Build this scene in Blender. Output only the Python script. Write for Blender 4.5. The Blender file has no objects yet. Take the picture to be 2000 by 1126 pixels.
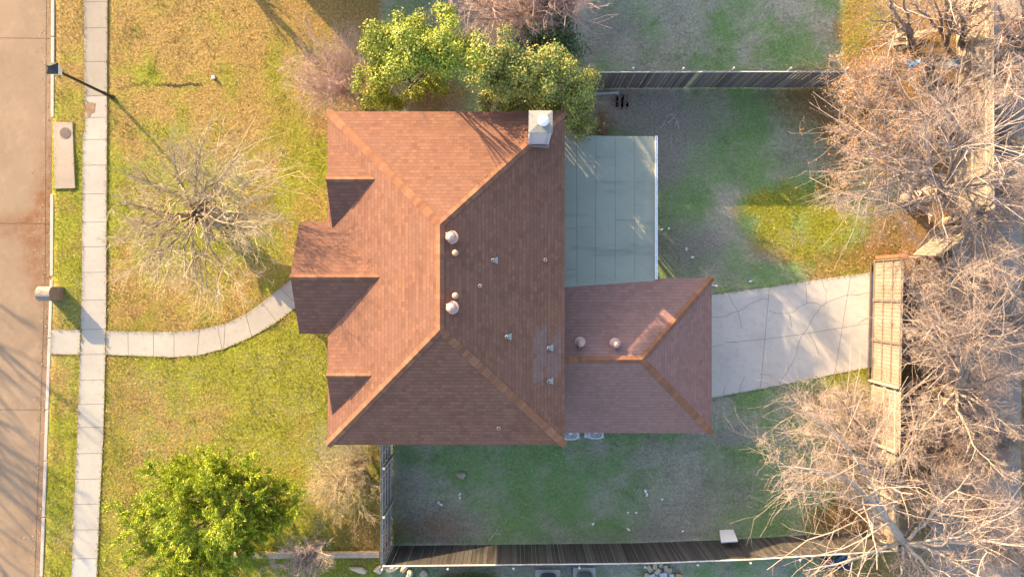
import bpy, bmesh, math, random
import numpy as np
from mathutils import Vector
random.seed(7); RNG = np.random.default_rng(11)
S = bpy.context.scene
COL = S.collection
R = math.radians
# ------------------------------------------------------------------ camera, sky, sun, exposure
H = 30.0                      # flying height of the camera, metres
F = 1333.33                   # focal length in pixels of the 2000 px wide photograph (24 mm)
cam = bpy.data.cameras.new('camera'); cam.lens = 24; cam.sensor_width = 36; cam.clip_end = 2000; cam.clip_start = .5
camo = bpy.data.objects.new('camera', cam); COL.objects.link(camo); camo.location = (0, 0, H); S.camera = camo
ELEV = 18.4; AZ = -42.6       # sun up-left in the picture
W = bpy.data.worlds.new('World'); S.world = W; W.use_nodes = True
wn = W.node_tree; bg = wn.nodes['Background']
sky = wn.nodes.new('ShaderNodeTexSky'); sky.sky_type = 'NISHITA'; sky.sun_disc = False
sky.sun_elevation = R(ELEV); sky.sun_rotation = R(AZ); sky.dust_density = 2.0
tint = wn.nodes.new('ShaderNodeMix'); tint.data_type = 'RGBA'; tint.blend_type = 'MULTIPLY'; tint.inputs[0].default_value = 1
tint.inputs[7].default_value = (.985, .95, .94, 1)
wn.links.new(sky.outputs[0], tint.inputs[6]); wn.links.new(tint.outputs[2], bg.inputs[0])
bg.inputs[1].default_value = .14
sun = bpy.data.lights.new('sun', 'SUN'); sun.energy = 3.7; sun.angle = R(.45); sun.color = (1.0, .715, .385)
suno = bpy.data.objects.new('sun', sun); COL.objects.link(suno)
TOSUN = Vector((math.sin(R(AZ))*math.cos(R(ELEV)), math.cos(R(AZ))*math.cos(R(ELEV)), math.sin(R(ELEV))))
suno.rotation_euler = TOSUN.to_track_quat('Z', 'Y').to_euler()
S.view_settings.view_transform = 'Standard'; S.view_settings.look = 'None'
S.view_settings.exposure = 2.30; S.view_settings.gamma = 1.0
S.render.engine = 'CYCLES'
S.cycles.max_bounces = 6; S.cycles.transparent_max_bounces = 8

def P(px, py, z=0.0):
    """survey: photograph pixel of a point whose real height is z -> world position"""
    return Vector(((px-1000)*(H-z)/F, -(py-563)*(H-z)/F, z))
def PA(pts, z=0.0): return [P(a, b, z) for a, b in pts]

# ------------------------------------------------------------------ node helpers
class NB:
    def __init__(s, name):
        s.m = bpy.data.materials.new(name); s.m.use_nodes = True
        s.t = s.m.node_tree; s.b = s.t.nodes['Principled BSDF']
    def n(s, typ, props=None, **ins):
        nd = s.t.nodes.new('ShaderNode'+typ)
        for k, v in (props or {}).items(): setattr(nd, k, v)
        for k, v in ins.items(): s.set(nd, k.replace('_', ' '), v)
        return nd
    def set(s, nd, key, v):
        sock = nd.inputs[int(key[1:])] if key[0] == '#' else nd.inputs[key]
        if isinstance(v, bpy.types.NodeSocket): s.t.links.new(v, sock)
        else:
            if isinstance(v, (tuple, list)) and len(v) == 3 and sock.type == 'RGBA': v = (*v, 1)
            sock.default_value = v
    def noise(s, scale, detail=4, rough=.55, vec=None, dist=0):
        nd = s.n('TexNoise', Scale=scale, Detail=detail, Roughness=rough, Distortion=dist)
        if vec is not None: s.set(nd, 'Vector', vec)
        return nd.outputs['Fac']
    def pos(s): return s.n('NewGeometry').outputs['Position']
    def island(s): return s.n('NewGeometry').outputs['Random Per Island']
    def attr(s, name): return s.n('Attribute', {'attribute_name': name}).outputs['Fac']
    def ramp(s, fac, stops):
        nd = s.n('ValToRGB'); s.set(nd, 'Fac', fac)
        els = nd.color_ramp.elements
        while len(els) < len(stops): els.new(.5)
        for e, (p, c) in zip(els, stops):
            e.position = p; e.color = (*c, 1) if len(c) == 3 else c
        return nd.outputs['Color']
    def mix(s, fac, a, b, mode='MIX'):
        nd = s.n('Mix', {'data_type': 'RGBA', 'blend_type': mode}); nd.clamp_factor = True
        s.set(nd, '#0', fac); s.set(nd, '#6', a); s.set(nd, '#7', b); return nd.outputs[2]
    def math(s, op, a, b=0.0, clamp=False):
        nd = s.n('Math', {'operation': op, 'use_clamp': clamp}); s.set(nd, '#0', a); s.set(nd, '#1', b); return nd.outputs[0]
    def maprange(s, v, a, b, c=0., d=1.):
        nd = s.n('MapRange'); 
        for k, x in (('#0', v), ('#1', a), ('#2', b), ('#3', c), ('#4', d)): s.set(nd, k, x)
        return nd.outputs[0]
    def bump(s, height, strength=.5, dist=.02):
        nd = s.n('Bump', Height=height, Strength=strength, Distance=dist); s.set(s.b, 'Normal', nd.outputs[0])
    def out(s, color, rough=.85, metal=0., spec=None):
        s.set(s.b, 'Base Color', color); s.set(s.b, 'Roughness', rough); s.set(s.b, 'Metallic', metal)
        if spec is not None: s.set(s.b, 'Specular IOR Level', spec)
        return s.m

def simple(name, c, rough=.8, metal=0., var=.18, scale=6, bump=0.0, spec=None):
    """base colour broken up by two noises"""
    k = NB(name); p = k.pos()
    f = k.noise(scale, 5, .6, p)
    lo = tuple(x*(1-var*1.5) for x in c); hi = tuple(min(1, x*(1+var)) for x in c)
    col = k.ramp(f, [(.3, lo), (.7, hi)])
    f2 = k.noise(scale*9, 3, .6, p)
    col = k.mix(.35, col, k.ramp(f2, [(.25, tuple(x*.7 for x in c)), (.75, tuple(min(1, x*1.15) for x in c))]))
    if bump: k.bump(f2, .6, bump)
    return k.out(col, rough, metal, spec)
def by_island(name, cols, rough=.8, spec=.3, noise=None, trans=0.0):
    """each separate piece of the mesh takes its own colour from the list"""
    k = NB(name)
    n = len(cols)
    col = k.ramp(k.island(), [(i/(n-1), c) for i, c in enumerate(cols)])
    if noise:
        col = k.mix(noise[1], col, k.ramp(k.noise(noise[0], 4, .6, k.pos()), [(.3, (.25, .25, .25)), (.7, (1, 1, 1))]), 'MULTIPLY')
    if trans:
        k.set(k.b, 'Subsurface Weight', 0.0)
        tr = k.n('BsdfTranslucent'); k.set(tr, 'Color', col)
        mx = k.n('MixShader'); k.set(mx, 'Fac', trans)
        m = k.out(col, rough, 0, spec)
        k.t.links.new(k.b.outputs[0], mx.inputs[1]); k.t.links.new(tr.outputs[0], mx.inputs[2])
        k.t.links.new(mx.outputs[0], k.t.nodes['Material Output'].inputs['Surface'])
        return m
    return k.out(col, rough, 0, spec)

# ------------------------------------------------------------------ object helpers
def tag(o, label=None, cat=None, group=None, kind=None):
    if label: o['label'] = label
    if cat: o['category'] = cat
    if group: o['group'] = group
    if kind: o['kind'] = kind
    return o
def thing(name, label, cat, loc=(0, 0, 0), group=None):
    o = bpy.data.objects.new(name, None); COL.objects.link(o); o.location = loc; o.empty_display_size = .3
    return tag(o, label, cat, group)
class MB:
    """collects shapes, then becomes one mesh object; local to the parent's world position"""
    def __init__(s): s.v = []; s.f = []; s.mi = []; s.uv = []
    def add(s, vs, fs, mi=0):
        b = len(s.v); s.v += [tuple(v) for v in vs]
        for f in fs: s.f.append([b+i for i in f]); s.mi.append(mi)
    def box(s, c, size, mi=0, rz=0.0, tilt=None):
        hx, hy, hz = (q/2 for q in size); cz, sz = math.cos(rz), math.sin(rz); vs = []
        for x in (-hx, hx):
            for y in (-hy, hy):
                for z in (-hz, hz):
                    q = Vector((x, y, z))
                    if tilt: q = tilt @ q
                    vs.append((c[0]+q.x*cz-q.y*sz, c[1]+q.x*sz+q.y*cz, c[2]+q.z))
        s.add(vs, [(0, 1, 3, 2), (4, 6, 7, 5), (0, 4, 5, 1), (2, 3, 7, 6), (0, 2, 6, 4), (1, 5, 7, 3)], mi)
    def bar(s, a, b, w, h=None, mi=0):
        """box beam from a to b"""
        a = Vector(a); b = Vector(b); d = (b-a).normalized(); h = h or w
        up = Vector((0, 0, 1)) if abs(d.z) < .95 else Vector((0, 1, 0))
        x = d.cross(up).normalized()*(w/2); y = x.cross(d).normalized()*(h/2)
        vs = [p+i*x+j*y for p in (a, b) for i, j in ((-1, -1), (1, -1), (1, 1), (-1, 1))]
        s.add(vs, [(3, 2, 1, 0), (4, 5, 6, 7), (0, 1, 5, 4), (1, 2, 6, 5), (2, 3, 7, 6), (3, 0, 4, 7)], mi)
    def prism(s, poly, z0, z1, mi=0):
        n = len(poly); a = sum(poly[i][0]*poly[(i+1) % n][1]-poly[(i+1) % n][0]*poly[i][1] for i in range(n))
        if a < 0: poly = poly[::-1]
        vs = [(p[0], p[1], z0) for p in poly]+[(p[0], p[1], z1) for p in poly]
        s.add(vs, [tuple(range(n))[::-1], tuple(range(n, 2*n))]+[(i, (i+1) % n, n+(i+1) % n, n+i) for i in range(n)], mi)
    def lathe(s, c, prof, n=20, mi=0, axis=None):
        """prof: list of (radius, height)"""
        vs = []
        for r, h in prof:
            for i in range(n):
                q = Vector((r*math.cos(2*math.pi*i/n), r*math.sin(2*math.pi*i/n), h))
                if axis: q = axis @ q
                vs.append((c[0]+q.x, c[1]+q.y, c[2]+q.z))
        fs = [(j*n+i, j*n+(i+1) % n, (j+1)*n+(i+1) % n, (j+1)*n+i) for j in range(len(prof)-1) for i in range(n)]
        fs += [tuple(range(n))[::-1], tuple(range((len(prof)-1)*n, len(prof)*n))]
        s.add(vs, fs, mi)
    def tube(s, pts, r, n=8, mi=0):
        pts = [Vector(p) for p in pts]; rs = r if isinstance(r, (list, tuple)) else [r]*len(pts); vs = []
        for i, p in enumerate(pts):
            d = (pts[min(i+1, len(pts)-1)]-pts[max(i-1, 0)]).normalized()
            u = d.cross(Vector((.13, .21, 1)) if abs(d.z) < .9 else Vector((1, .2, .1))).normalized(); w = d.cross(u)
            for k in range(n):
                t = 2*math.pi*k/n; vs.append(p+(u*math.cos(t)+w*math.sin(t))*rs[i])
        fs = [(j*n+k, j*n+(k+1) % n, (j+1)*n+(k+1) % n, (j+1)*n+k) for j in range(len(pts)-1) for k in range(n)]
        fs += [tuple(range(n))[::-1], tuple(range((len(pts)-1)*n, len(pts)*n))]
        s.add(vs, fs, mi)
    def build(s, name, mats, parent=None, smooth=False, bevel=0.0):
        off = wpos(parent) if parent else Vector((0, 0, 0))
        me = bpy.data.meshes.new(name)
        me.from_pydata([(v[0]-off.x, v[1]-off.y, v[2]-off.z) for v in s.v], [], s.f)
        for m in (mats if isinstance(mats, (list, tuple)) else [mats]): me.materials.append(m)
        me.polygons.foreach_set('material_index', s.mi)
        if smooth: me.polygons.foreach_set('use_smooth', [True]*len(s.f))
        bm = bmesh.new(); bm.from_mesh(me); bmesh.ops.recalc_face_normals(bm, faces=bm.faces); bm.to_mesh(me); bm.free()
        o = bpy.data.objects.new(name, me); COL.objects.link(o)
        if parent: o.parent = parent
        if bevel:
            mo = o.modifiers.new('edge', 'BEVEL'); mo.width = bevel; mo.segments = 2; mo.limit_method = 'ANGLE'
        return o
def wpos(o):
    v = Vector((0, 0, 0))
    while o: v += o.location; o = o.parent
    return v
def np_obj(name, V, Fc, mat, parent=None, uv=None, smooth=False):
    """big mesh from arrays: V (n,3), Fc (m,k)"""
    off = wpos(parent) if parent else Vector((0, 0, 0))
    V = np.asarray(V, np.float32)-np.array(off, np.float32); Fc = np.asarray(Fc, np.int32); k = Fc.shape[1]
    me = bpy.data.meshes.new(name); me.vertices.add(len(V)); me.vertices.foreach_set('co', V.ravel())
    me.loops.add(Fc.size); me.loops.foreach_set('vertex_index', Fc.ravel())
    me.polygons.add(len(Fc)); me.polygons.foreach_set('loop_start', np.arange(len(Fc), dtype=np.int32)*k)
    me.polygons.foreach_set('use_smooth', np.full(len(Fc), smooth))
    me.update(calc_edges=True); me.validate()
    me.materials.append(mat)
    o = bpy.data.objects.new(name, me); COL.objects.link(o)
    if parent: o.parent = parent
    return o
def copy_tree(o, parent=None, loc=None):
    c = o.copy(); COL.objects.link(c)
    if parent: c.parent = parent
    if loc is not None: c.location = loc
    for ch in [x for x in bpy.data.objects if x.parent == o]: copy_tree(ch, c)
    return c
def in_poly(x, y, poly):
    r = np.zeros(x.shape, bool); n = len(poly)
    for i in range(n):
        (x1, y1), (x2, y2) = poly[i][:2], poly[(i+1) % n][:2]
        c = (y1 > y) != (y2 > y)
        r ^= c & (x < (x2-x1)*(y-y1)/(y2-y1+1e-12)+x1)
    return r
def vnoise(x, y, scale, seed=0):
    """smooth value noise, 0..1"""
    g = np.random.default_rng(seed).random((64, 64)); u = x/scale; v = y/scale
    i = np.floor(u).astype(int); j = np.floor(v).astype(int); a = u-i; b = v-j
    a = a*a*(3-2*a); b = b*b*(3-2*b); G = lambda p, q: g[p % 64, q % 64]
    return (G(i, j)*(1-a)+G(i+1, j)*a)*(1-b)+(G(i, j+1)*(1-a)+G(i+1, j+1)*a)*b
def fbm(x, y, scale, seed=0): return .55*vnoise(x, y, scale, seed)+.3*vnoise(x, y, scale*.43, seed+1)+.15*vnoise(x, y, scale*.19, seed+2)

# ------------------------------------------------------------------ ground plan (photo survey, z = 0)
KX = .0217                                                   # the street is not quite parallel to the picture
CY = [-80., -40.] + [P(0, r).y for r in (1800, 1126, 1010, 900, 760, 660, 540, 230, 0)] + [60., 90.]; CX = [P(c, 0).x for c in (-30, 40, 60, 82, 86, 90, 94.5, 98, 102, 103.5, 104.5, 106, 106)]
CX = [x for _, x in sorted(zip(CY, CX))]; CY = sorted(CY)
curb_x = lambda y: np.interp(y, CY, CX)
SIDEWALK = PA([(164, -60), (210, -60), (209, 200), (208, 430), (207, 640), (204, 760), (202, 850), (196, 960), (189, 1126), (187, 1200),
               (137, 1200), (140, 1126), (145, 985), (152, 840), (156, 700), (160, 560), (161, 430), (162, 268), (167, 250), (166, 190), (165, 100)])
APRON = PA([(100, 644), (159, 643), (156, 692), (98, 691)])
WU = [(207, 645), (250, 647), (300, 648), (340, 648), (390, 643), (440, 632), (480, 613), (512, 590), (547, 562), (600, 522)]
WL = [(206, 692), (251, 694), (300, 696), (340, 697), (385, 694), (437, 681), (492, 657), (541, 628), (583, 596), (625, 560)]
WALK = PA(WU)+PA(WL[::-1])
DRIVE = PA([(1330, 585), (1388, 576), (1500, 561), (1620, 543), (1712, 530), (1712, 714), (1620, 732), (1500, 756), (1393, 776), (1330, 786)])
INLET = PA([(106, 239), (143, 239), (145, 300), (148, 368), (108, 369)])
ALLEY = [(20.0, 40), (22.6, 40), (22.2, -40), (18.4, -40), (18.4, -6), (19.4, 2)]
MAIN = [(-6.2, 5.95), (1.45, 5.95), (1.45, -5.2), (-6.2, -5.2)]
GARAGE = [(1.45, 0.0), (7.5, 0.0), (7.5, -5.3), (1.45, -5.3)]
PATIO = [(1.45, 5.9), (5.6, 5.9), (5.6, 0.0), (1.45, 0.0)]
HARD = [SIDEWALK, APRON, WALK, DRIVE, INLET, MAIN, GARAGE, PATIO]
def blob(x, y, px, py, rx, ry, soft=1.0):
    c = P(px, py); d = ((x-c.x)/(rx*.0225))**2+((y-c.y)/(ry*.0225))**2
    return np.clip((1-d)/soft+.0, 0, 1)
def ground_maps(x, y):
    """green: share of live grass, bare: bare earth, leaf: brown leaf litter, pale: shade tone put into the grass colour"""
    px = 1000+x*F/H; py = 563-y*F/H
    front = px < 1100
    g = np.full(x.shape, .32); b = np.full(x.shape, .10); l = np.full(x.shape, .06)
    n1 = fbm(x+50, y+50, 2.6, 3); n2 = fbm(x+50, y+50, 1.1, 9); n3 = fbm(x+50, y+50, 5., 21)
    n4 = fbm(x+70, y+20, .5, 33)
    g += (n1-.5)*1.3+(n2-.5)*1.0+(n4-.5)*.6
    fl = px < 745
    g = np.where(fl, g+.05+np.clip((py-200)/500, -.42, .28), g)
    g += .32*blob(x, y, 590, 300, 90, 140)+.18*blob(x, y, 560, 780, 200, 170)-.3*blob(x, y, 300, 600, 130, 90)-.22*blob(x, y, 430, 60, 260, 120)
    l += .40*blob(x, y, 270, 590, 110, 110)+.30*blob(x, y, 690, 1000, 120, 170)+.25*blob(x, y, 230, 900, 70, 300)+.3*blob(x, y, 250, 760, 60, 110)
    l += .3*blob(x, y, 560, 250, 120, 120)+.75*blob(x, y, 845, 195, 90, 70)+.25*blob(x, y, 660, 190, 80, 120)
    b += .30*blob(x, y, 650, 170, 90, 110)+.25*blob(x, y, 660, 900, 90, 90)
    # back yards
    back = px >= 745
    g = np.where(back & (py > 860) & (py < 1070), g+.16, g); g = np.where(back & (py <= 860), g+.08, g)
    for q in ((1000, 900, 240, 60, .25), (1240, 930, 110, 110, .25), (1500, 800, 110, 160, .38), (1480, 990, 160, 60, .3), (1120, 980, 120, 60, .18), (820, 920, 80, 60, .15),
              (1480, 280, 180, 150, .30), (1570, 425, 150, 85, 1.1), (1300, 380, 60, 80, .18), (1450, 60, 220, 90, .10), (1150, 160, 60, 60, .25), (1690, 90, 90, 110, .30),
              (1500, 500, 130, 50, .2), (1690, 740, 120, 40, .5), (1640, 990, 80, 60, .2), (1200, 1100, 500, 30, .15)):
        g += q[4]*blob(x, y, *q[:4])
    for q in ((1320, 230, 150, 70, .55), (1290, 330, 60, 120, .3), (1340, 480, 90, 70, .5), (1410, 960, 110, 90, .4), (1310, 1020, 90, 60, .4), (1430, 850, 50, 30, .6),
              (870, 1030, 110, 60, .5), (1190, 1060, 250, 30, .35), (790, 960, 70, 90, .25), (1190, 60, 90, 80, .55), (960, 60, 130, 90, .4), (1100, 1110, 260, 30, .5), (1220, 200, 110, 60, .6), (1290, 120, 80, 60, .25)):
        b += q[4]*blob(x, y, *q[:4])
    for q in ((1590, 200, 110, 90, .75), (1640, 320, 60, 130, .6), (1790, 450, 130, 90, .9), (1680, 500, 110, 40, .35), (1780, 200, 200, 170, .8), (1640, 1015, 70, 50, .9), (1750, 900, 120, 200, .6),
              (850, 1030, 80, 50, .55), (1700, 60, 140, 120, .35), (1640, 510, 100, 30, .2), (1600, 790, 90, 60, .45), (720, 1040, 90, 60, .3)):
        l += q[4]*blob(x, y, *q[:4])
    east = px > 1760
    l = np.where(east, np.maximum(l, .65), l); b = np.where(east, b+.25, b)
    b += np.clip((n3-.62)*2.5, 0, .35)*np.where(back, 1, .35)
    pale = np.clip((px-735)/20, 0, 1)*(1-np.clip((px-1560)/90, 0, 1)*(py > 480)*1.0)*(1-blob(x, y, 1575, 430, 150, 105, .7))*(1-np.clip((px-1625)/30, 0, 1)*(py < 200))  # pale covers the shaded yards and drops out of the sunlit patch
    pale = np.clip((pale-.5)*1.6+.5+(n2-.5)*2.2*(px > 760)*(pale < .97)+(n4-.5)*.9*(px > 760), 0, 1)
    return np.clip(g, 0, 1), np.clip(b*(.6+.9*n2), 0, 1), np.clip(l*(.5+1.0*n1), 0, 1), np.clip(pale, 0, 1)

# ground sheet out to the horizon: fine cells in view, coarse beyond; lowered under the street
def axis(a, b, step, far):
    e = [far*t for t in (1, .5, .25, .12, .06)]
    return np.array(sorted([a-q for q in e]+list(np.arange(a, b+1e-6, step))+[b+q for q in e]))
gx = axis(-24.0, 27.0, .2, 900); gy = axis(-16., 16., .2, 900)
C0 = float(curb_x(12.6)); ix = np.searchsorted(gx, C0); gx[ix] = C0-.03; gx[ix-1] = gx[ix]-.004
X, Y = np.meshgrid(gx, gy, indexing='ij'); X = X+curb_x(np.clip(Y, -40, 60))-C0
Z = (fbm(X+90, Y+90, 3.0, 40)-.5)*.05+(vnoise(X, Y, .45, 44)-.5)*.02
hard = np.zeros(X.shape, bool)
for q in HARD: hard |= in_poly(X, Y, q)
Z = np.where(hard, -.05, Z-.01)
Z = np.where(X < curb_x(np.clip(Y, -40, 60))-.031, -.30, Z)
Z = np.where((np.abs(X) > 60) | (np.abs(Y) > 60), -.30, Z)
nx, ny = X.shape; idx = np.arange(nx*ny).reshape(nx, ny)
FQ = np.stack([idx[:-1, :-1], idx[1:, :-1], idx[1:, 1:], idx[:-1, 1:]], -1).reshape(-1, 4)
k = NB('lawn_soil'); p = k.pos()
fine = k.math('ADD', k.math('MULTIPLY', k.noise(30, 6, .7, p), .5), k.math('MULTIPLY', k.noise(9.5, 5, .65, p), .5)); fine = k.maprange(fine, .26, .74, .1, .9); mid = k.noise(4.5, 5, .7, p); big = k.noise(1.2, 4, .6, p)
pal = k.attr('pale')
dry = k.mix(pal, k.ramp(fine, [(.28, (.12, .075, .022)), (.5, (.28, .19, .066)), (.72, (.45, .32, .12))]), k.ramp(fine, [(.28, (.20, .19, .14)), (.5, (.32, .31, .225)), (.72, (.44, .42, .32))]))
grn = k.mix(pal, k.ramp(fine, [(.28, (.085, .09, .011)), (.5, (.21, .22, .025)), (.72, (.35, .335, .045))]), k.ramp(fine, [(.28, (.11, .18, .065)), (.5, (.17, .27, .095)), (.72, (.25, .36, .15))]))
gm = k.math('ADD', k.attr('green'), k.math('MULTIPLY', k.math('SUBTRACT', mid, .5), 1.3))
gm = k.math('ADD', gm, k.math('MULTIPLY', k.math('SUBTRACT', fine, .5), .8))
c = k.mix(k.maprange(gm, .15, .75), dry, grn)
earth = k.ramp(fine, [(.25, (.14, .12, .105)), (.5, (.24, .21, .185)), (.75, (.34, .30, .27))])
bmask = k.math('ADD', k.attr('bare'), k.math('MULTIPLY', k.math('SUBTRACT', mid, .5), 1.2))
c = k.mix(k.maprange(bmask, .15, .7, 0, .85), c, earth)
lit = k.ramp(k.noise(34, 3, .6, p), [(.3, (.07, .035, .016)), (.5, (.20, .11, .045)), (.7, (.40, .25, .11))])
lm = k.math('ADD', k.attr('leaf'), k.math('MULTIPLY', k.math('SUBTRACT', mid, .5), 1.0))
c = k.mix(k.maprange(lm, .2, .75, 0, .85), c, lit)
k.bump(k.math('ADD', fine, k.math('MULTIPLY', mid, 1.2)), 1.0, .07)
M_lawn = k.out(c, .95, 0, .1)
ground = np_obj('ground', np.stack([X, Y, Z], -1).reshape(-1, 3), FQ, M_lawn, smooth=True); tag(ground, kind='structure')
gmaps = ground_maps(X.ravel(), Y.ravel())
for nm, a in zip(('green', 'bare', 'leaf', 'pale'), gmaps):
    at = ground.data.attributes.new(nm, 'FLOAT', 'POINT'); at.data.foreach_set('value', a.astype(np.float32))

# ------------------------------------------------------------------ concrete
def concrete(name, base, warm, dark=.55, scale=1.0, bump=.004, stain=None):
    k = NB(name); p = k.pos()
    n1 = k.noise(.55*scale, 5, .6, p); n2 = k.noise(4*scale, 5, .65, p); n3 = k.noise(60, 3, .6, p)
    c = k.ramp(n1, [(.3, tuple(q*.82 for q in base)), (.55, base), (.75, warm)])
    c = k.mix(k.maprange(n2, .50, .78, 0, .5), c, tuple(q*dark for q in base))
    c = k.mix(.25, c, k.ramp(n3, [(.3, tuple(q*.75 for q in base)), (.7, tuple(min(1, q*1.12) for q in base))]))
    if stain:
        a = k.math('MULTIPLY', k.attr('stain'), k.maprange(k.noise(2.2, 6, .7, p), .25, .65))
        c = k.mix(k.maprange(k.noise(1.3, 6, .75, p), .5, .7, 0, .4), c, tuple(min(1, q*1.3) for q in base)); c = k.mix(a, c, stain)
        c = k.mix(k.math('MULTIPLY', k.attr('grime'), k.maprange(k.noise(3.5, 6, .7, p), .3, .65)), c, tuple(q*.42 for q in base))
    k.bump(n3, .4, bump); return k.out(c, .88, 0, .25)
M_walk = concrete('pale_concrete', (.312, .293, .258), (.352, .33, .285))
M_drive = concrete('grey_concrete', (.425, .40, .36), (.465, .43, .385))
M_road = concrete('road_concrete', (.224, .162, .108), (.262, .195, .132), .7, .8, .004, (.15, .062, .024))
M_inlet = concrete('inlet_concrete', (.29, .24, .19), (.32, .27, .22))
M_alley = concrete('alley_concrete', (.27, .22, .18), (.31, .26, .21))
M_joint = simple('joint_dirt', (.05, .042, .032), .95, 0, .3, 20)
M_newslab = concrete('grey_slab', (.30, .31, .29), (.34, .35, .33))

# street: a fine sheet carrying stain maps
rx = np.concatenate([[-60, -45, -35], np.arange(-30, -19.95, .2)]); ry = np.concatenate([[-80, -40], np.arange(-16, 16.1, .2), [40, 80]])
X, Y = np.meshgrid(rx, ry, indexing='ij'); edge = curb_x(Y)-.10
X = np.where(X > -30, edge-(-20.0-X)*1.0, X)
nx, ny = X.shape; idx = np.arange(nx*ny).reshape(nx, ny)
FQ = np.stack([idx[:-1, :-1], idx[1:, :-1], idx[1:, 1:], idx[:-1, 1:]], -1).reshape(-1, 4)
road = np_obj('road', np.stack([X, Y, np.full(X.shape, -.13)], -1).reshape(-1, 3), FQ, M_road); tag(road, kind='structure')
x, y = X.ravel(), Y.ravel()
st = 1.1*blob(x, y, 88, 470, 50, 150)+.5*blob(x, y, 20, 440, 60, 40)+.3*blob(x, y, 60, 500, 50, 100)+.45*blob(x, y, 85, 330, 30, 100)+.35*blob(x, y, 40, 440, 120, 30)
d = curb_x(y)-x
st = st+np.clip(.6-d*.9, 0, .55)*(.4+.6*vnoise(x, y, 1.2, 5))
gr = np.clip(.75-d*1.5, 0, .6)*vnoise(x, y, .7, 8)+.5*blob(x, y, 92, 660, 20, 90)+.6*blob(x, y, 40, 1060, 30, 40)*vnoise(x, y, .3, 3)+.25*vnoise(x, y, 1.6, 15)
for nm, a in (('stain', st), ('grime', gr)):
    at = road.data.attributes.new(nm, 'FLOAT', 'POINT'); at.data.foreach_set('value', np.clip(a, 0, 1).astype(np.float32))

def wiggle(a, b, n, amp):
    a, b = Vector(a), Vector(b); d = (b-a); q = Vector((-d.y, d.x, 0)).normalized()
    return [a+d*(i/n)+q*(random.uniform(-amp, amp) if 0 < i < n else 0) for i in range(n+1)]
def strip(mb, pts, w, z, mi):
    for a, b in zip(pts[:-1], pts[1:]):
        a = Vector(a); b = Vector(b); d = (b-a); 
        if d.length < 1e-5: continue
        q = Vector((-d.y, d.x, 0)).normalized()*(w/2); e = d.normalized()*w*.3
        mb.add([(v.x, v.y, z) for v in (a-e-q, b+e-q, b+e+q, a-e+q)], [(0, 1, 2, 3)], mi)
rj = MB()
for py in (72, 435, 800):
    strip(rj, wiggle(P(-300, py-2), P(100, py+1), 24, .025 if py == 435 else .004), .018, -.126, 0)
strip(rj, [Vector((float(curb_x(q))-.40+random.uniform(-.004, .004), q, 0)) for q in np.linspace(14.5, -14.5, 70)], .014, -.1255, 0)
o = rj.build('road_joints', M_joint); tag(o, kind='structure')
# kerb
M_kerb = concrete('kerb_concrete', (.38, .33, .28), (.42, .37, .32), .7)
kb = MB()
for a, b in ((-120, 72), (72, 230), (378, 540), (545, 660), (660, 800), (800, 900), (900, 1010), (1010, 1126), (1126, 1230)):
    pa, pb = P(103, a+1), P(103, b-1)
    for pt in (pa, pb): pt.x = curb_x(pt.y)
    off = .0 if a != 378 else .03
    kb.prism([(pa.x-.10, pa.y), (pa.x+.05, pa.y), (pb.x+.05, pb.y), (pb.x-.10, pb.y)], -.15, .015)
tag(kb.build('kerb', M_kerb, bevel=.02), kind='structure')

def slab(name, polys, mat, joints, z=0.012, jw=.013, thick=.10, extra=None):
    mb = MB()
    for q in polys: mb.prism(q, z-thick, z)
    for j in joints: strip(mb, j, jw, z+.003, 1)
    return tag(mb.build(name, [mat, M_joint]), kind='structure')
# sidewalk with its slabs and joints
jl = []
def side_x(py):                                                       # left / right edges of the sidewalk at a row
    L = [(-60, 164), (100, 165), (250, 167), (268, 162), (430, 161), (560, 160), (700, 156), (840, 152), (985, 145), (1126, 140), (1200, 137)]
    Rr = [(-60, 210), (200, 209), (430, 208), (640, 207), (760, 204), (850, 202), (960, 196), (1126, 189), (1200, 187)]
    return np.interp(py, *zip(*L)), np.interp(py, *zip(*Rr))
for py in (4, 55, 121, 188, 230, 273, 323, 379, 434, 482, 532, 586, 643, 692, 742, 789, 834, 885, 935, 984, 1034, 1090):
    a, b = side_x(py); jl.append([P(a, py), P(b, py-1)])
slab('sidewalk', [SIDEWALK], M_walk, jl)
a0, b0 = side_x(1092); a1, b1 = side_x(1199)
new = MB(); new.prism(PA([(a0+1, 1092), (b0-1, 1092), (b1-1, 1199), (a1+1, 1199)]), .0125, .017); tag(new.build('sidewalk_patch', M_newslab), kind='structure')
a0, b0 = side_x(-58); a1, b1 = side_x(187)
M_oldslab = concrete('stained_old_slab', (.25, .222, .185), (.285, .255, .21), .6)
old = MB(); old.prism(PA([(a0+1, -58), (b0-1, -58), (b1-1, 120), (b1-1, 187), (a1+1, 187), (166, 120)]), .0125, .0145); 
for py in (4, 55, 121): a, b = side_x(py); strip(old, [P(a, py), P(b, py-1)], .016, .0165, 1)
c = P(176, 212); old.prism([(c.x+(.22+.09*math.sin(q*2.3))*math.cos(q*.5236), c.y+(.34+.1*math.sin(q*1.7))*math.sin(q*.5236)) for q in range(12)], .0125, .019, 2)
tag(old.build('sidewalk_patch', [M_oldslab, M_joint, simple('loose_soil', (.20, .13, .075), .95, 0, .3, 9)]), kind='structure')
jl = [[P(159, 643), P(157, 692)]]
for i, (u, l) in enumerate(zip(WU, WL)):
    if i: jl.append([P(*u), P(*l)])
jl.append([P(207, 645), P(206, 692)]); jl.append([P(425, 636), P(434, 682)])
slab('front_walk', [WALK, APRON], M_walk, jl)
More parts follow.
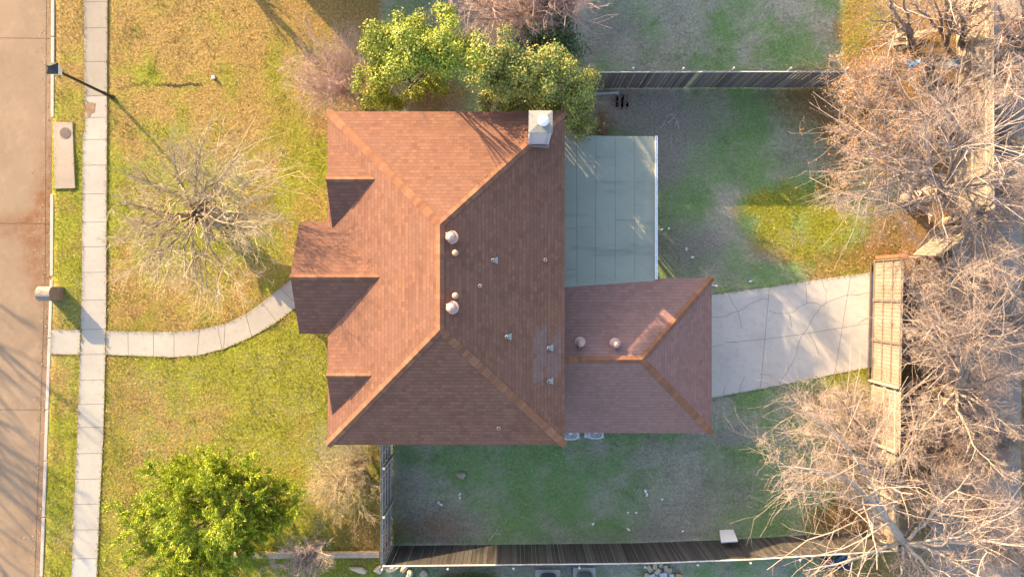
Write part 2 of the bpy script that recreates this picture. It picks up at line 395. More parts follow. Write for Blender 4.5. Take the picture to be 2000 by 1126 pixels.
# driveway: saw-cut joints and the photograph's cracks
cr = []
def crack(pts, amp=.03): 
    for a, b in zip(pts[:-1], pts[1:]): cr.append(wiggle(P(*a), P(*b), max(2, int((P(*a)-P(*b)).length/.15)), amp))
slabj = [[P(1503, 557), P(1485, 757)], [P(1662, 533), P(1630, 730)]]
crack([(1416, 668), (1440, 667), (1500, 661), (1580, 650), (1660, 637), (1704, 630)], .006); crack([(1389, 677), (1410, 673)], .006)
crack([(1389, 619), (1412, 618), (1430, 610), (1450, 604), (1470, 591), (1488, 583), (1502, 585)]); crack([(1420, 571), (1430, 590), (1441, 606), (1445, 625), (1449, 641)], .012)
crack([(1502, 606), (1515, 611), (1540, 612), (1552, 608), (1560, 599), (1577, 591), (1592, 591), (1603, 597), (1612, 592), (1640, 581), (1658, 575), (1680, 575), (1702, 570)])
crack([(1603, 597), (1590, 615), (1580, 634), (1568, 652), (1560, 668), (1556, 690), (1545, 712), (1530, 735), (1522, 750)])
crack([(1576, 592), (1573, 550)], .01); crack([(1604, 541), (1610, 565)], .012); crack([(1613, 563), (1613, 592)], .01)
crack([(1542, 615), (1547, 640)], .01); crack([(1580, 650), (1592, 670), (1600, 695)], .015); crack([(1485, 730), (1500, 731), (1522, 742)], .015)
crack([(1445, 764), (1447, 750), (1455, 735)], .02); crack([(1412, 770), (1416, 755)], .02); crack([(1675, 632), (1700, 618)], .02)
d = slab('driveway', [DRIVE], M_drive, slabj+cr, .010, .012)
al = MB(); al.prism(ALLEY, -.06, .012); tag(al.build('alley', M_alley), kind='structure')
# storm inlet with round cover
t = thing('storm_inlet', 'long tan concrete storm drain box set in the kerb with a round dark lid', 'storm drain', P(126, 303))
mb = MB(); mb.prism(INLET, -.2, .045); mb.build('inlet_slab', M_inlet, t, bevel=.015)
c0 = P(129, 260)
mb = MB(); mb.prism([(c0.x+.245*math.cos(a*.3142), c0.y+.245*math.sin(a*.3142)) for a in range(20)], .0465, .058)
for i in range(-3, 4): mb.box((c0.x, c0.y+i*.06, .0615), (2*math.sqrt(.22**2-(i*.06)**2), .018, .006))
M_iron = simple('rusty_iron', (.13, .095, .075), .7, .0, .3, 12, .003); mb.build('lid', M_iron, t)
# ------------------------------------------------------------------ house
class UM:
    """polygons with metric uv: u along the eave (level), v up the slope"""
    def __init__(s): s.v = []; s.f = []; s.uv = []; s.mi = []
    def poly(s, pts, mi=0, flip=False, uo=0.0):
        pts = [Vector(p) for p in pts]; n = Vector((0, 0, 0))
        for a, b in zip(pts, pts[1:]+pts[:1]): n += a.cross(b)
        n.normalize()
        if (n.z < -1e-4) or flip: pts = pts[::-1]; n = -n
        u = Vector((0, 0, 1)).cross(n)
        u = u.normalized() if u.length > 1e-4 else Vector((1, 0, 0))
        v = n.cross(u); b = len(s.v); s.v += pts; s.f.append(list(range(b, b+len(pts)))); s.mi.append(mi)
        s.uv += [(p.dot(u)+uo, p.dot(v)) for p in pts]
    def build(s, name, mats, parent=None):
        off = wpos(parent) if parent else Vector((0, 0, 0))
        me = bpy.data.meshes.new(name); me.from_pydata([tuple(p-off) for p in s.v], [], s.f)
        for m in (mats if isinstance(mats, list) else [mats]): me.materials.append(m)
        me.polygons.foreach_set('material_index', s.mi)
        uvl = me.uv_layers.new(name='UVMap'); uvl.data.foreach_set('uv', np.array(s.uv, np.float32).ravel())
        o = bpy.data.objects.new(name, me); COL.objects.link(o)
        if parent: o.parent = parent
        return o
def shingle(name, cols, joint, patchy=.5):
    k = NB(name); uv = k.n('UVMap').outputs['UV']; p = k.pos()
    wob = k.n('VectorMath', {'operation': 'ADD'}); k.set(wob, '#0', uv)
    nz = k.n('TexNoise', Scale=1.7, Detail=2.); k.set(nz, 'Vector', uv)
    sc = k.n('VectorMath', {'operation': 'SCALE'}); k.set(sc, '#0', nz.outputs['Color']); k.set(sc, 'Scale', .02)
    k.set(wob, '#1', sc.outputs[0]); v = wob.outputs[0]
    def br(w, off):
        b = k.n('TexBrick', {'offset': off, 'offset_frequency': 2}, Scale=1., Mortar_Size=.006, Mortar_Smooth=.3, Bias=0., Brick_Width=w, Row_Height=.143)
        k.set(b, 'Vector', v); k.set(b, 'Color1', (0, 0, 0, 1)); k.set(b, 'Color2', (1, 1, 1, 1)); k.set(b, 'Mortar', (.5, .5, .5, 1)); return b
    b1 = br(.185, .5); b2 = br(.37, .37); 
    f = k.math('ADD', k.math('MULTIPLY', b1.outputs['Color'], .6), k.math('MULTIPLY', b2.outputs['Color'], .4))
    c = k.ramp(f, [(.05, cols[0]), (.45, cols[1]), (.9, cols[2])])
    gr = k.noise(55, 3, .7, p); c = k.mix(.45, c, k.ramp(gr, [(.3, tuple(q*.6 for q in cols[1])), (.7, tuple(q*1.35 for q in cols[1]))]))
    big = k.noise(.7, 4, .6, p); c = k.mix(k.maprange(big, .4, .75, 0, patchy), c, cols[3])
    c = k.mix(k.maprange(k.noise(2.6, 6, .75, p), .56, .78, 0, .45), c, tuple(q*.62 for q in cols[1]))
    mort = b1.outputs['Fac']; c = k.mix(k.math('MULTIPLY', mort, .35), c, joint)
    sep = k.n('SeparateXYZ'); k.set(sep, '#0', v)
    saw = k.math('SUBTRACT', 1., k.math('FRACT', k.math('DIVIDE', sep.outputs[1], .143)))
    c = k.mix(k.math('MULTIPLY', k.maprange(saw, .70, .98, 0, .34), k.maprange(k.noise(3.2, 4, .7, p), .35, .6, .25, 1.)), c, joint)  # darkens each butt edge, a painted shadow line under the course above
    hgt = k.math('ADD', k.math('ADD', saw, k.math('MULTIPLY', b1.outputs['Color'], .45)), k.math('MULTIPLY', gr, .25))
    k.bump(hgt, .55, .012); return k.out(c, .92, 0, .15)
SH = [(.100, .050, .036), (.148, .073, .049), (.206, .104, .067), (.156, .086, .064)]
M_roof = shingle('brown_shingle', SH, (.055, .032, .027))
M_cap = by_island('cap_shingle', [(.170, .080, .050), (.245, .117, .068), (.205, .098, .058), (.29, .142, .082)], .92, .15, (40, .5))
M_groof = shingle('shade_lifted_shingle', [(.155, .090, .078), (.20, .115, .098), (.25, .145, .122), (.205, .13, .115)], (.085, .055, .05))  # roof shingle copied paler, the garage's lifted shade put into its colour
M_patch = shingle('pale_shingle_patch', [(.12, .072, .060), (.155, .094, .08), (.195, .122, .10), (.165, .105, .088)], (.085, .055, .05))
def brickmat(name, c1, c2, mort, w=.215, h=.075):
    k = NB(name); uv = k.n('UVMap').outputs['UV']
    b = k.n('TexBrick', Scale=1., Mortar_Size=.006, Brick_Width=w, Row_Height=h); k.set(b, 'Vector', uv)
    k.set(b, 'Color1', (*c1, 1)); k.set(b, 'Color2', (*c2, 1)); k.set(b, 'Mortar', (*mort, 1))
    c = k.mix(.4, b.outputs['Color'], k.ramp(k.noise(3, 5, .6, k.pos()), [(.3, tuple(q*.6 for q in c1)), (.7, tuple(q*1.2 for q in c2))]))
    k.bump(k.math('SUBTRACT', 1., b.outputs['Fac']), .6, .008); return k.out(c, .9, 0, .2)
M_brick = brickmat('house_brick', (.27, .135, .095), (.36, .20, .14), (.42, .38, .33))
M_trim = simple('white_paint', (.74, .73, .71), .55, 0, .06, 5)
M_glass = NB('window_glass'); M_glass = M_glass.out((.03, .04, .05), .06, 0, .8)
M_dark = simple('dark_void', (.02, .018, .016), .9)
M_galv = simple('galvanised', (.55, .55, .54), .5, .35, .12, 14)
M_sheet = simple('pale_sheet_metal', (.22, .215, .19), .6, .0, .1, 7)
M_chim = simple('chimney_siding', (.47, .42, .44), .75, 0, .08, 9)
M_turb = simple('turbine_metal', (.46, .30, .26), .5, .15, .15, 16)
M_lead = simple('lead_flashing', (.23, .225, .215), .6, .2, .18, 16)
M_fascia = simple('fascia_paint', (.30, .17, .12), .7, 0, .15, 8)

def caps(A, B, n1, n2, half=.15, exp=.16, name='ridge_cap', parent=None, up=.035):
    """overlapping cap shingles laid from A to B over the joint of two slopes"""
    A = Vector(A); B = Vector(B); d = B-A; L = d.length; d.normalize(); mb = MB()
    def side(n, sgn):
        c = d.cross(n).normalized()*sgn
        return c if c.z < 0 else -c if abs(c.z) > 1e-3 else c
    c1, c2 = side(Vector(n1), 1), side(Vector(n2), -1)
    if (c1-c2).length < .3: c2 = -c2
    nn = (Vector(n1)+Vector(n2)).normalized(); m = max(1, int(L/exp))
    for i in range(m):
        a = A+d*(L*i/m-.02); b = A+d*(L*(i+1)/m+.02); h = half*random.uniform(.94, 1.06)
        za, zb = up+.012, up                                      # the lower end lies on top of the piece below
        vs = [a+nn*za, a+c1*h+nn*(za-.018), a+c2*h+nn*(za-.018), b+nn*zb, b+c1*h+nn*(zb-.02), b+c2*h+nn*(zb-.02)]
        lo = [v-nn*.014 for v in vs]
        mb.add(vs+lo, [(0, 1, 4, 3), (0, 3, 5, 2), (6, 9, 10, 7), (6, 8, 11, 9), (0, 6, 7, 1), (0, 2, 8, 6), (1, 7, 10, 4), (2, 5, 11, 8), (3, 4, 10, 9), (3, 9, 11, 5)])
    return mb.build(name, M_cap, parent)
def nrm(sx, sy, p=.5): return Vector((sx*p, sy*p, 1)).normalized()
nW, nE, nN, nS = nrm(-1, 0), nrm(1, 0), nrm(0, 1), nrm(0, -1)

def build_walls(um, poly, z0, z1):
    n = len(poly); a = sum(poly[i][0]*poly[(i+1) % n][1]-poly[(i+1) % n][0]*poly[i][1] for i in range(n))
    if a < 0: poly = poly[::-1]
    for (x0, y0), (x1, y1) in zip(poly, poly[1:]+poly[:1]): um.poly([(x0, y0, z0), (x1, y1, z0), (x1, y1, z1), (x0, y0, z1)])
def eaves(mb, poly, z, drop=.17):
    """fascia board round the roof edge and the soffit under it"""
    n = len(poly); a = sum(poly[i][0]*poly[(i+1) % n][1]-poly[(i+1) % n][0]*poly[i][1] for i in range(n))
    if a < 0: poly = poly[::-1]
    vs = [(x, y, z) for x, y in poly]+[(x, y, z-drop) for x, y in poly]
    mb.add(vs, [(i, n+i, n+(i+1) % n, (i+1) % n) for i in range(n)]+[tuple(range(n, 2*n))[::-1]])
house = thing('brick_house', 'large brick house with brown hipped shingle roof, front gables and pale chimney', 'house', (-2.4, .37, 0))
EZ, PT = 5.4, .5
WX, EX, NY, SY = -6.64, 1.90, 6.37, -5.63
RUN = (EX-WX)/2; RX = (EX+WX)/2; RZ = EZ+RUN*PT; RN, RS = NY-RUN, SY+RUN
roof = UM()
NW, NE, SE, SW = (WX, NY, EZ), (EX, NY, EZ), (EX, SY, EZ), (WX, SY, EZ); A_, B_ = (RX, RN, RZ), (RX, RS, RZ)
roof.poly([NW, SW, B_, A_]); roof.poly([NE, SE, B_, A_], uo=.1); roof.poly([NW, NE, A_]); roof.poly([SW, SE, B_], uo=.2)
# front cross gable over the entry
gy_, gh, gx_ = .39, 2.02, -7.66
gz = EZ+gh*PT; gend = (WX+gh, gy_, gz+.004)
for s in (1, -1): roof.poly([(gx_, gy_, gz), (gx_, gy_+s*gh, EZ), (WX, gy_+s*gh, EZ), gend], uo=.13)
# two small gablets sitting on the front slope
GAB = []
for yy, ez in ((3.78, 6.32), (-3.03, 6.25)):
    fx = -6.45; zb = EZ+(fx-WX)*PT; hw = (ez-zb)/PT; en = (WX+(ez-EZ)/PT, yy, ez+.004); GAB.append((yy, ez, fx, zb, hw, en))
    for s in (1, -1): roof.poly([(fx, yy, ez+.004), (fx, yy+s*hw, zb+.004), en], uo=.07)
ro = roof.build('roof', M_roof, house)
mb = MB(); eaves(mb, [(WX, NY), (WX, gy_+gh), (gx_, gy_+gh), (gx_, gy_-gh), (WX, gy_-gh), (WX, SY), (EX, SY), (EX, NY)], EZ-.004)
mb.build('fascia', M_fascia, ro)
gp = nrm(0, 1); gs = nrm(0, -1)
for a, b, m, n in ((A_, B_, nW, nE), (NW, A_, nW, nN), (NE, A_, nE, nN), (SW, B_, nW, nS), (SE, B_, nE, nS)): caps(a, b, m, n, .15, .16, 'ridge_cap', ro)
caps((gx_, gy_, gz), gend, gp, gs, .11, .16, 'ridge_cap', ro)
for yy, ez, fx, zb, hw, en in GAB: caps((fx, yy, ez), en, gp, gs, .10, .16, 'ridge_cap', ro)
# gable end walls
um = UM()
MAINW = [(-6.2, 5.95), (-6.2, gy_+gh-.4), (-7.3, gy_+gh-.4), (-7.3, gy_-gh+.4), (-6.2, gy_-gh+.4), (-6.2, -5.2), (1.45, -5.2), (1.45, 5.95)]
build_walls(um, MAINW, -.05, EZ-.16)
build_walls(um, [(1.455, 0.0), (7.5, 0.0), (7.5, -5.3), (1.455, -5.3)], -.05, 2.75)
gw = gh-.4
um.poly([(-7.3, gy_-gw, EZ-.16), (-7.3, gy_+gw, EZ-.16), (-7.3, gy_+.02, gz-.06)][::-1])
for yy, ez, fx, zb, hw, en in GAB: um.poly([(fx+.1, yy+hw*.94, zb+.03), (fx+.1, yy-hw*.94, zb+.03), (fx+.1, yy, ez-.03)])
um.build('wall', M_brick, house)
for (fx, yy, ez, hw, zb) in [(gx_, gy_, gz, gh, EZ)]+[(g[2], g[0], g[1], g[4], g[3]) for g in GAB]:
    mb = MB()
    for s in (1, -1): mb.bar((fx+.02, yy, ez-.09), (fx+.02, yy+s*hw*.985, zb-.09), .04, .15)
    mb.build('rake_board', M_fascia, ro)
# chimney with a metal cap
ch = thing('chimney', None, None, (0, 0, 0)); ch.parent = house; ch.location = Vector((.925, -(-5.37), 6.3))-house.location
x0, x1, y0, y1 = .56, 1.29, 5.03, 5.71
mb = MB(); mb.box(((x0+x1)/2, (y0+y1)/2, 6.65), (x1-x0-.04, y1-y0-.04, 2.66))
for xx in (x0+.10, x1-.10): mb.box((xx, y0+.012, 6.65), (.022, .03, 2.6)); 
for xx in (x0+.04, x1-.04): mb.box((xx, y0+.016, 6.65), (.07, .02, 2.62))
mb.build('shaft', M_chim, ch); ch['label'] = 'pale sided chimney with a sheet metal top'
mb = MB(); c = ((x0+x1)/2, (y0+y1)/2); zt = 8.0
a = [(x0-.02, y0-.02), (x1+.02, y0-.02), (x1+.02, y1+.02), (x0-.02, y1+.02)]
vs = [(p[0], p[1], zt-.08) for p in a]+[(p[0], p[1], zt) for p in a]+[(c[0]+.03, c[1]+.03, zt+.07)]
mb.add(vs, [(0, 3, 2, 1), (0, 1, 5, 4), (1, 2, 6, 5), (2, 3, 7, 6), (3, 0, 4, 7), (4, 5, 8), (5, 6, 8), (6, 7, 8), (7, 4, 8)])
mb.build('chimney_cap', M_sheet, ch)
fc = (P(1061, 236, 8.2).x, P(1061, 236, 8.2).y)
mb = MB(); mb.lathe((fc[0], fc[1], 8.02), [(.13, 0), (.13, .2)], 20); mb.build('flue_pipe', M_dark, ch)
mb = MB(); mb.lathe((fc[0], fc[1], 8.20), [(.165, 0), (.185, .02), (.185, .07), (.15, .12), (.09, .155), (.02, .17)], 24); mb.build('flue_cap', M_trim, ch, smooth=True)
mb = MB(); z_ = EZ+(1.9-1.29)*.5
mb.box(((x0+x1)/2, y0-.03, EZ+.5), (x1-x0+.06, .05, .36)); mb.build('chimney_flashing', simple('dull_flashing', (.20, .15, .14), .7), ch)

def on_plane(px, py, p0, n):
    o = Vector((0, 0, H)); d = Vector(((px-1000)/F, -(py-563)/F, -1)); n = Vector(n)
    return o+d*((Vector(p0)-o).dot(n)/d.dot(n))
GZ = 2.9; GN, GS, GE, GR = .41, -5.73, 7.93, 4.86
GRUN = (GN-GS)/2; GRZ = GZ+GRUN*PT; GRY = (GN+GS)/2
PL = {'E': (SE, nE), 'S': (SE, nS), 'W': (SW, nW), 'G': ((3, GN, GZ), nN)}
vents = []
def turbine(loc, r, parent):
    t = thing('turbine_vent', None, None); t.parent = parent; t.location = Vector(loc)-wpos(parent)
    tilt = PL['E'][1].to_track_quat('Z', 'Y').to_matrix()
    mb = MB(); mb.lathe(loc, [(r*1.25, .0), (r*1.2, .02), (r*.75, .05), (r*.72, .16)], 20); mb.build('vent_base', M_turb, t)
    mb = MB(); n = 48; prof = [(.70, -.55), (.9, -.35), (1., -.08), (.97, .2), (.84, .45), (.6, .66), (.3, .8), (.05, .85)]; vs = []
    cz = loc[2]+.16+r*.6
    for j, (q, h) in enumerate(prof):
        for i in range(n):
            rr = r*q*(1.0 if i % 2 else .86 if j < 6 else 1.); an = 2*math.pi*i/n+j*.05
            vs.append((loc[0]+rr*math.cos(an), loc[1]+rr*math.sin(an), cz+h*r))
    mb.add(vs, [(j*n+i, j*n+(i+1) % n, (j+1)*n+(i+1) % n, (j+1)*n+i) for j in range(len(prof)-1) for i in range(n)]+[tuple(range((len(prof)-1)*n, len(prof)*n))])
    mb.build('turbine', M_turb, t)
    mb = MB()
    for an in (.4, 2.5, 4.4): mb.bar((loc[0], loc[1], cz+.88*r), (loc[0]+1.1*r*math.cos(an), loc[1]+1.1*r*math.sin(an), cz+.25*r), .016)
    mb.lathe((loc[0], loc[1], cz+.82*r), [(.035, 0), (.03, .04)], 10); mb.build('vent_bracket', M_turb, t)
    return t
# the vents are children of the house one level below it, so their pieces are sub-parts
hv = house
for px, py, r in ((882, 463, .185), (883, 600, .185)): turbine(on_plane(px, py, *PL['E'])+Vector((.0, 0, 0)), r, hv)
for px, py in ((1133, 668), (1201, 670)): turbine(on_plane(px, py, *PL['G']), .17, hv)
M_mush = simple('mushroom_metal', (.38, .25, .18), .6, .1, .15, 16)
for px, py in ((890, 494), (890, 577)):
    l = on_plane(px, py, *PL['E']); t = thing('roof_vent', None, None); t.parent = hv; t.location = l-wpos(hv)
    mb = MB(); mb.lathe(l, [(.07, -.05), (.07, .16)], 14); mb.build('vent_neck', M_mush, t)
    mb = MB(); mb.lathe((l.x, l.y, l.z+.13), [(.105, 0), (.11, .03), (.08, .075), (.02, .10)], 18); mb.build('vent_hood', M_mush, t, smooth=True)
def pipe(px, py, plane, plate, r=.035):
    l = on_plane(px, py, *PL[plane]); n = PL[plane][1]; q = n.to_track_quat('Z', 'Y').to_matrix()
    dn = Vector((n.x, n.y, 0)).normalized(); sl = (dn-n*dn.dot(n)).normalized(); sd = n.cross(sl)
    t = thing('vent_pipe', None, None); t.parent = hv; t.location = l-wpos(hv)
    mb = MB()
    if plate:
        w = .115; a = [l+n*.025-sl*.05+sd*(.065*s) for s in (-1, 1)]+[l+n*.025+sl*.10+sd*(.085*1), l+n*.025+sl*.13+sd*w, l+n*.025+sl*.19+sd*w]+[l+n*.025+sl*.19-sd*w, l+n*.025+sl*.13-sd*w, l+n*.025+sl*.10-sd*.085]
        b = [v-n*.02 for v in a]; m = len(a); mb.add(a+b, [tuple(range(m)), tuple(range(m, 2*m))[::-1]]+[(i, m+i, m+(i+1) % m, (i+1) % m) for i in range(m)])
        mb.lathe(l+n*.02, [(.075, 0), (.06, .04), (r+.012, .07)], 16); mb.build('flashing', M_lead, t)
    else:
        mb.lathe(l, [(r*2.2, -.03), (r*2.0, .03), (r+.01, .05)], 16); mb.build('flashing', M_mush, t)
    mb = MB(); mb.lathe(l, [(r, 0), (r, .15), (r-.006, .155), (r-.01, .13)], 14); mb.build('pipe', M_lead, t)
    mb = MB(); mb.lathe((l.x, l.y, l.z+.135), [(r-.008, 0), (r-.008, .008)], 12); mb.build('pipe_opening', M_dark, t)
for px, py, pl, f in ((962, 508, 'E', 1), (1065, 507, 'E', 0), (937, 558, 'E', 0), (989, 657, 'E', 1), (1071, 679, 'E', 1), (1071, 744, 'E', 1), (974, 835, 'S', 0)): pipe(px, py, pl, f)
# replaced shingles on the rear slope
um = UM(); rows = [(1040, 660, 690), (1040, 700, 748), (1047, 636, 745), (1054, 645, 742), (1061, 634, 715), (1068, 690, 752), (1075, 668, 742), (1082, 655, 738), (1089, 648, 725)]
for px, a, b in rows:
    l = [on_plane(q, w, *PL['E'])+nE*.004 for q, w in ((px, a), (px+7.3, a), (px+7.3, b), (px, b))]; um.poly(l)
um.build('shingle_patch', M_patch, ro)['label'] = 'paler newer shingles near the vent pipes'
# garage roof
gr_ = UM(); wx = 1.46
gN, gS = (wx, GN, GZ), (wx, GS, GZ); g1, g2 = (GE, GN, GZ), (GE, GS, GZ); gA, gB = (wx, GRY, GRZ), (GR, GRY, GRZ)
gr_.poly([gN, g1, gB, gA]); gr_.poly([gS, g2, gB, gA], uo=.1); gr_.poly([g1, g2, gB], uo=.2)
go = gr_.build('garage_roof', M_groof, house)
mb = MB(); eaves(mb, [(wx, GN), (GE, GN), (GE, GS), (wx, GS)], GZ-.004); mb.build('fascia', M_fascia, go)
caps(gA, gB, nN, nS, .14, .17, 'ridge_cap', go); caps(g1, gB, nN, nE, .14, .17, 'ridge_cap', go); caps(g2, gB, nS, nE, .14, .17, 'ridge_cap', go)
# flat patio roof of rolled felt with white gutter
pz = lambda x: 3.10-.035*(x-1.45)
k = NB('rolled_felt'); p = k.pos()
c = k.ramp(k.noise(.9, 5, .6, p), [(.3, (.20, .21, .165)), (.6, (.24, .252, .198)), (.8, (.28, .288, .225))])
c = k.mix(.3, c, k.ramp(k.noise(45, 3, .7, p), [(.3, (.15, .16, .14)), (.7, (.33, .345, .28))]))
mp = k.n('Mapping'); k.set(mp, 'Vector', p); k.set(mp, 'Scale', (.35, 1.6, 1))
c = k.mix(k.maprange(k.noise(1.1, 4, .6, mp.outputs[0]), .58, .75, 0, .55), c, (.10, .115, .105))
k.bump(k.noise(3, 4, .6, p), .25, .02); M_felt = k.out(c, .9, 0, .2)
mb = MB(); pe = 5.66; yN = 6.02
ys = lambda x: GN-2*(pz(x)-GZ)
vs = [(1.46, ys(1.46)-.02, pz(1.46)), (pe, ys(pe)-.02, pz(pe)), (pe, yN, pz(pe)), (1.46, yN, pz(1.46))]
mb.add(vs+[(v[0], v[1], v[2]-.12) for v in vs], [(0, 1, 2, 3), (7, 6, 5, 4), (0, 4, 5, 1), (1, 5, 6, 2), (2, 6, 7, 3), (3, 7, 4, 0)])
pat = mb.build('patio_roof', M_felt, house)
mb = MB(); 
def pp(px, py): q = P(px, py, 3.05); return (q.x, q.y, pz(q.x)+.004)
M_seam = simple('felt_seam', (.14, .15, .125), .95)
for pts, w in ([[(1126, 268), (1127, 556)], .02], [[(1164, 268), (1163, 552)], .016], [[(1202, 268), (1202, 549)], .016], [[(1240, 268), (1240, 546)], .013], [[(1202, 429), (1240, 430)], .022], [[(1164, 307), (1201, 307)], .015], [[(1106, 446), (1126, 446)], .02], [[(1106, 526), (1127, 526)], .02], [[(1127, 318), (1163, 319)], .008], [[(1164, 477), (1202, 478)], .008]):
    a, b = [Vector(pp(*q)) for q in pts]; d = (b-a).normalized(); s_ = Vector((-d.y, d.x, 0))*w/2
    mb.add([a-s_, b-s_, b+s_, a+s_], [(0, 1, 2, 3)])
mb.build('felt_seam', M_seam, pat)
mb = MB(); mb.box((pe+.045, (yN+.36)/2, 2.93), (.085, yN-.36, .012))
mb.box((pe+.008, (yN+.36)/2, 2.975), (.014, yN-.36, .10)); mb.box((pe+.085, (yN+.36)/2, 2.975), (.014, yN-.36, .10))
for yy in np.linspace(.7, 5.8, 9): mb.box((pe+.045, yy, 3.02), (.09, .03, .012))
mb.box((pe+.045, yN-.008, 2.975), (.08, .012, .1))
M_gut = simple('gutter_white', (.78, .82, .84), .45, 0, .05, 6); mb.build('gutter', M_gut, pat)
for yy in (5.75, 3.2, .65): mb = MB(); mb.box((5.5, yy, 1.46), (.11, .11, 2.94)); mb.box((5.5, yy, .08), (.16, .16, .16)); mb.build('post', M_trim, pat)
mb = MB(); mb.prism(PATIO, -.06, .02); tag(mb.build('patio_slab', M_drive), kind='structure')
# windows and doors
def window(c, ax, w=1.0, h=1.3, parent=house):
    """ax: outward direction"""
    ax = Vector(ax); sd = Vector((-ax.y, ax.x, 0)); c = Vector(c); mb = MB()
    sz = lambda a, d, z: (abs(sd.x)*a+abs(ax.x)*d, abs(sd.y)*a+abs(ax.y)*d, z)
    for s in (-1, 1):
        mb.box(c+sd*(s*w/2), sz(.07, .09, h+.07)); mb.box(c+Vector((0, 0, s*h/2)), sz(w-.07, .085, .07))
    mb.box(c+ax*.02, sz(w-.07, .04, .04)); mb.box(c-Vector((0, 0, h/2+.06))+ax*.05, sz(w+.2, .16, .05))
    f = mb.build('window', M_trim, parent)
    mb = MB(); mb.box(c+ax*.012, sz(w-.06, .012, h-.06)); mb.build('pane', M_glass, f)
for yy in (4.2, -3.4):
    window((-6.2, yy, 1.6), (-1, 0, 0), 1.5, 1.5); window((-6.2, yy, 4.1), (-1, 0, 0), 1.3, 1.3)
window((-7.3, gy_, 4.1), (-1, 0, 0), 1.6, 1.3)
for yy in (4.4, 1.9, -1.5, -4.2): window((1.45, yy, 4.25), (1, 0, 0), 1.1, 1.2)
window((1.45, 4.8, 1.5), (1, 0, 0), 1.0, 1.3)
for xx in (-5, -2.4): window((xx, 5.95, 1.6), (0, 1, 0)); window((xx, 5.95, 4.1), (0, 1, 0)); window((xx, -5.2, 1.6), (0, -1, 0)); window((xx, -5.2, 4.1), (0, -1, 0))
M_door = simple('door_paint', (.20, .07, .04), .5)
mb = MB(); mb.box((-7.31, gy_, 1.05), (.06, 1.0, 2.1))
for zz in (.55, 1.45):
    for s in (-1, 1): mb.box((-7.345, gy_+s*.22, zz), (.02, .3, .6))
dr = mb.build('door', M_door, house); mb = MB(); mb.lathe((-7.38, gy_-.4, 1.0), [(.03, -.03), (.035, 0), (.02, .03)], 10); mb.build('handle', M_galv, dr)
mb = MB(); mb.box((7.51, -2.65, 1.1), (.05, 4.6, 2.15))
for i in range(4):
    for j in range(6): mb.box((7.54, -4.6+j*.78, .32+i*.52), (.02, .66, .42))
mb.build('garage_door', M_trim, house)
mb = MB(); mb.box((-7.55, gy_, .06), (.9, 2.2, .14)); mb.build('doorstep', M_walk, house)

# ------------------------------------------------------------------ neighbour's house up the street (its shadow crosses the top of the picture)
def hip_house(name, label, cat, x0, x1, y0, y1, ez, walls=.45):
    h = thing(name, label, cat, ((x0+x1)/2, (y0+y1)/2, 0)); r = UM()
    ns = (x1-x0) >= (y1-y0); run = min(x1-x0, y1-y0)/2; rz = ez+run*PT
    if ns: a, b = (x0+run, (y0+y1)/2, rz), (x1-run, (y0+y1)/2, rz)
    else: a, b = ((x0+x1)/2, y0+run, rz), ((x0+x1)/2, y1-run, rz)
    q = [(x0, y0, ez), (x1, y0, ez), (x1, y1, ez), (x0, y1, ez)]
    if ns: r.poly([q[0], q[1], b, a]); r.poly([q[3], q[2], b, a]); r.poly([q[0], q[3], a]); r.poly([q[1], q[2], b])
    else: r.poly([q[0], q[1], a]); r.poly([q[3], q[2], b]); r.poly([q[0], q[3], b, a]); r.poly([q[1], q[2], b, a])
    o = r.build('roof', M_roof, h); mb = MB(); eaves(mb, [p[:2] for p in q], ez-.004); mb.build('fascia', M_fascia, o)
    w = UM(); build_walls(w, [(x0+walls, y0+walls), (x1-walls, y0+walls), (x1-walls, y1-walls), (x0+walls, y1-walls)], -.05, ez-.16); w.build('wall', M_brick, h)
    for xx in np.linspace(x0+2, x1-2, 4):
        for zz in (1.6, 4.1): window((xx, y0+walls, zz), (0, -1, 0), 1.1, 1.3, h)
    return h
hip_house('neighbour_house', 'two-storey brick house past the top of the front lawn', 'house', -13.6, 3.4, 16.6, 26.0, 5.4)
# ------------------------------------------------------------------ fences
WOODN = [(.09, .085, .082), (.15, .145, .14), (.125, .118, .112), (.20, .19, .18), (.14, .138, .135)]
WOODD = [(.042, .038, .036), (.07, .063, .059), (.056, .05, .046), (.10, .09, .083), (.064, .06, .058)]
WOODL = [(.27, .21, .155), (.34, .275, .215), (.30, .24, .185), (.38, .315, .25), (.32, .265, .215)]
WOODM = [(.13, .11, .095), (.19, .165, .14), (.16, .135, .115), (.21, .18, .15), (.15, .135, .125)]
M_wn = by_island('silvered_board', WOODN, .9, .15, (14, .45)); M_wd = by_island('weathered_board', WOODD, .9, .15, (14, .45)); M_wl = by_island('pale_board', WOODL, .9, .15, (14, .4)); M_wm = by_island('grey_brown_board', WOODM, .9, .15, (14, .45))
M_rail = simple('rail_timber', (.24, .20, .165), .9, 0, .2, 8); M_railp = simple('pale_rail_timber', (.46, .37, .28), .9, 0, .2, 8)
M_steel = simple('steel_post', (.33, .335, .335), .5, .3, .1, 9)
M_capr = simple('pale_cap_rail', (.50, .49, .46), .7, 0, .15, 5)
M_railw = simple('grey_rail_timber', (.40, .38, .345), .9, 0, .2, 8)
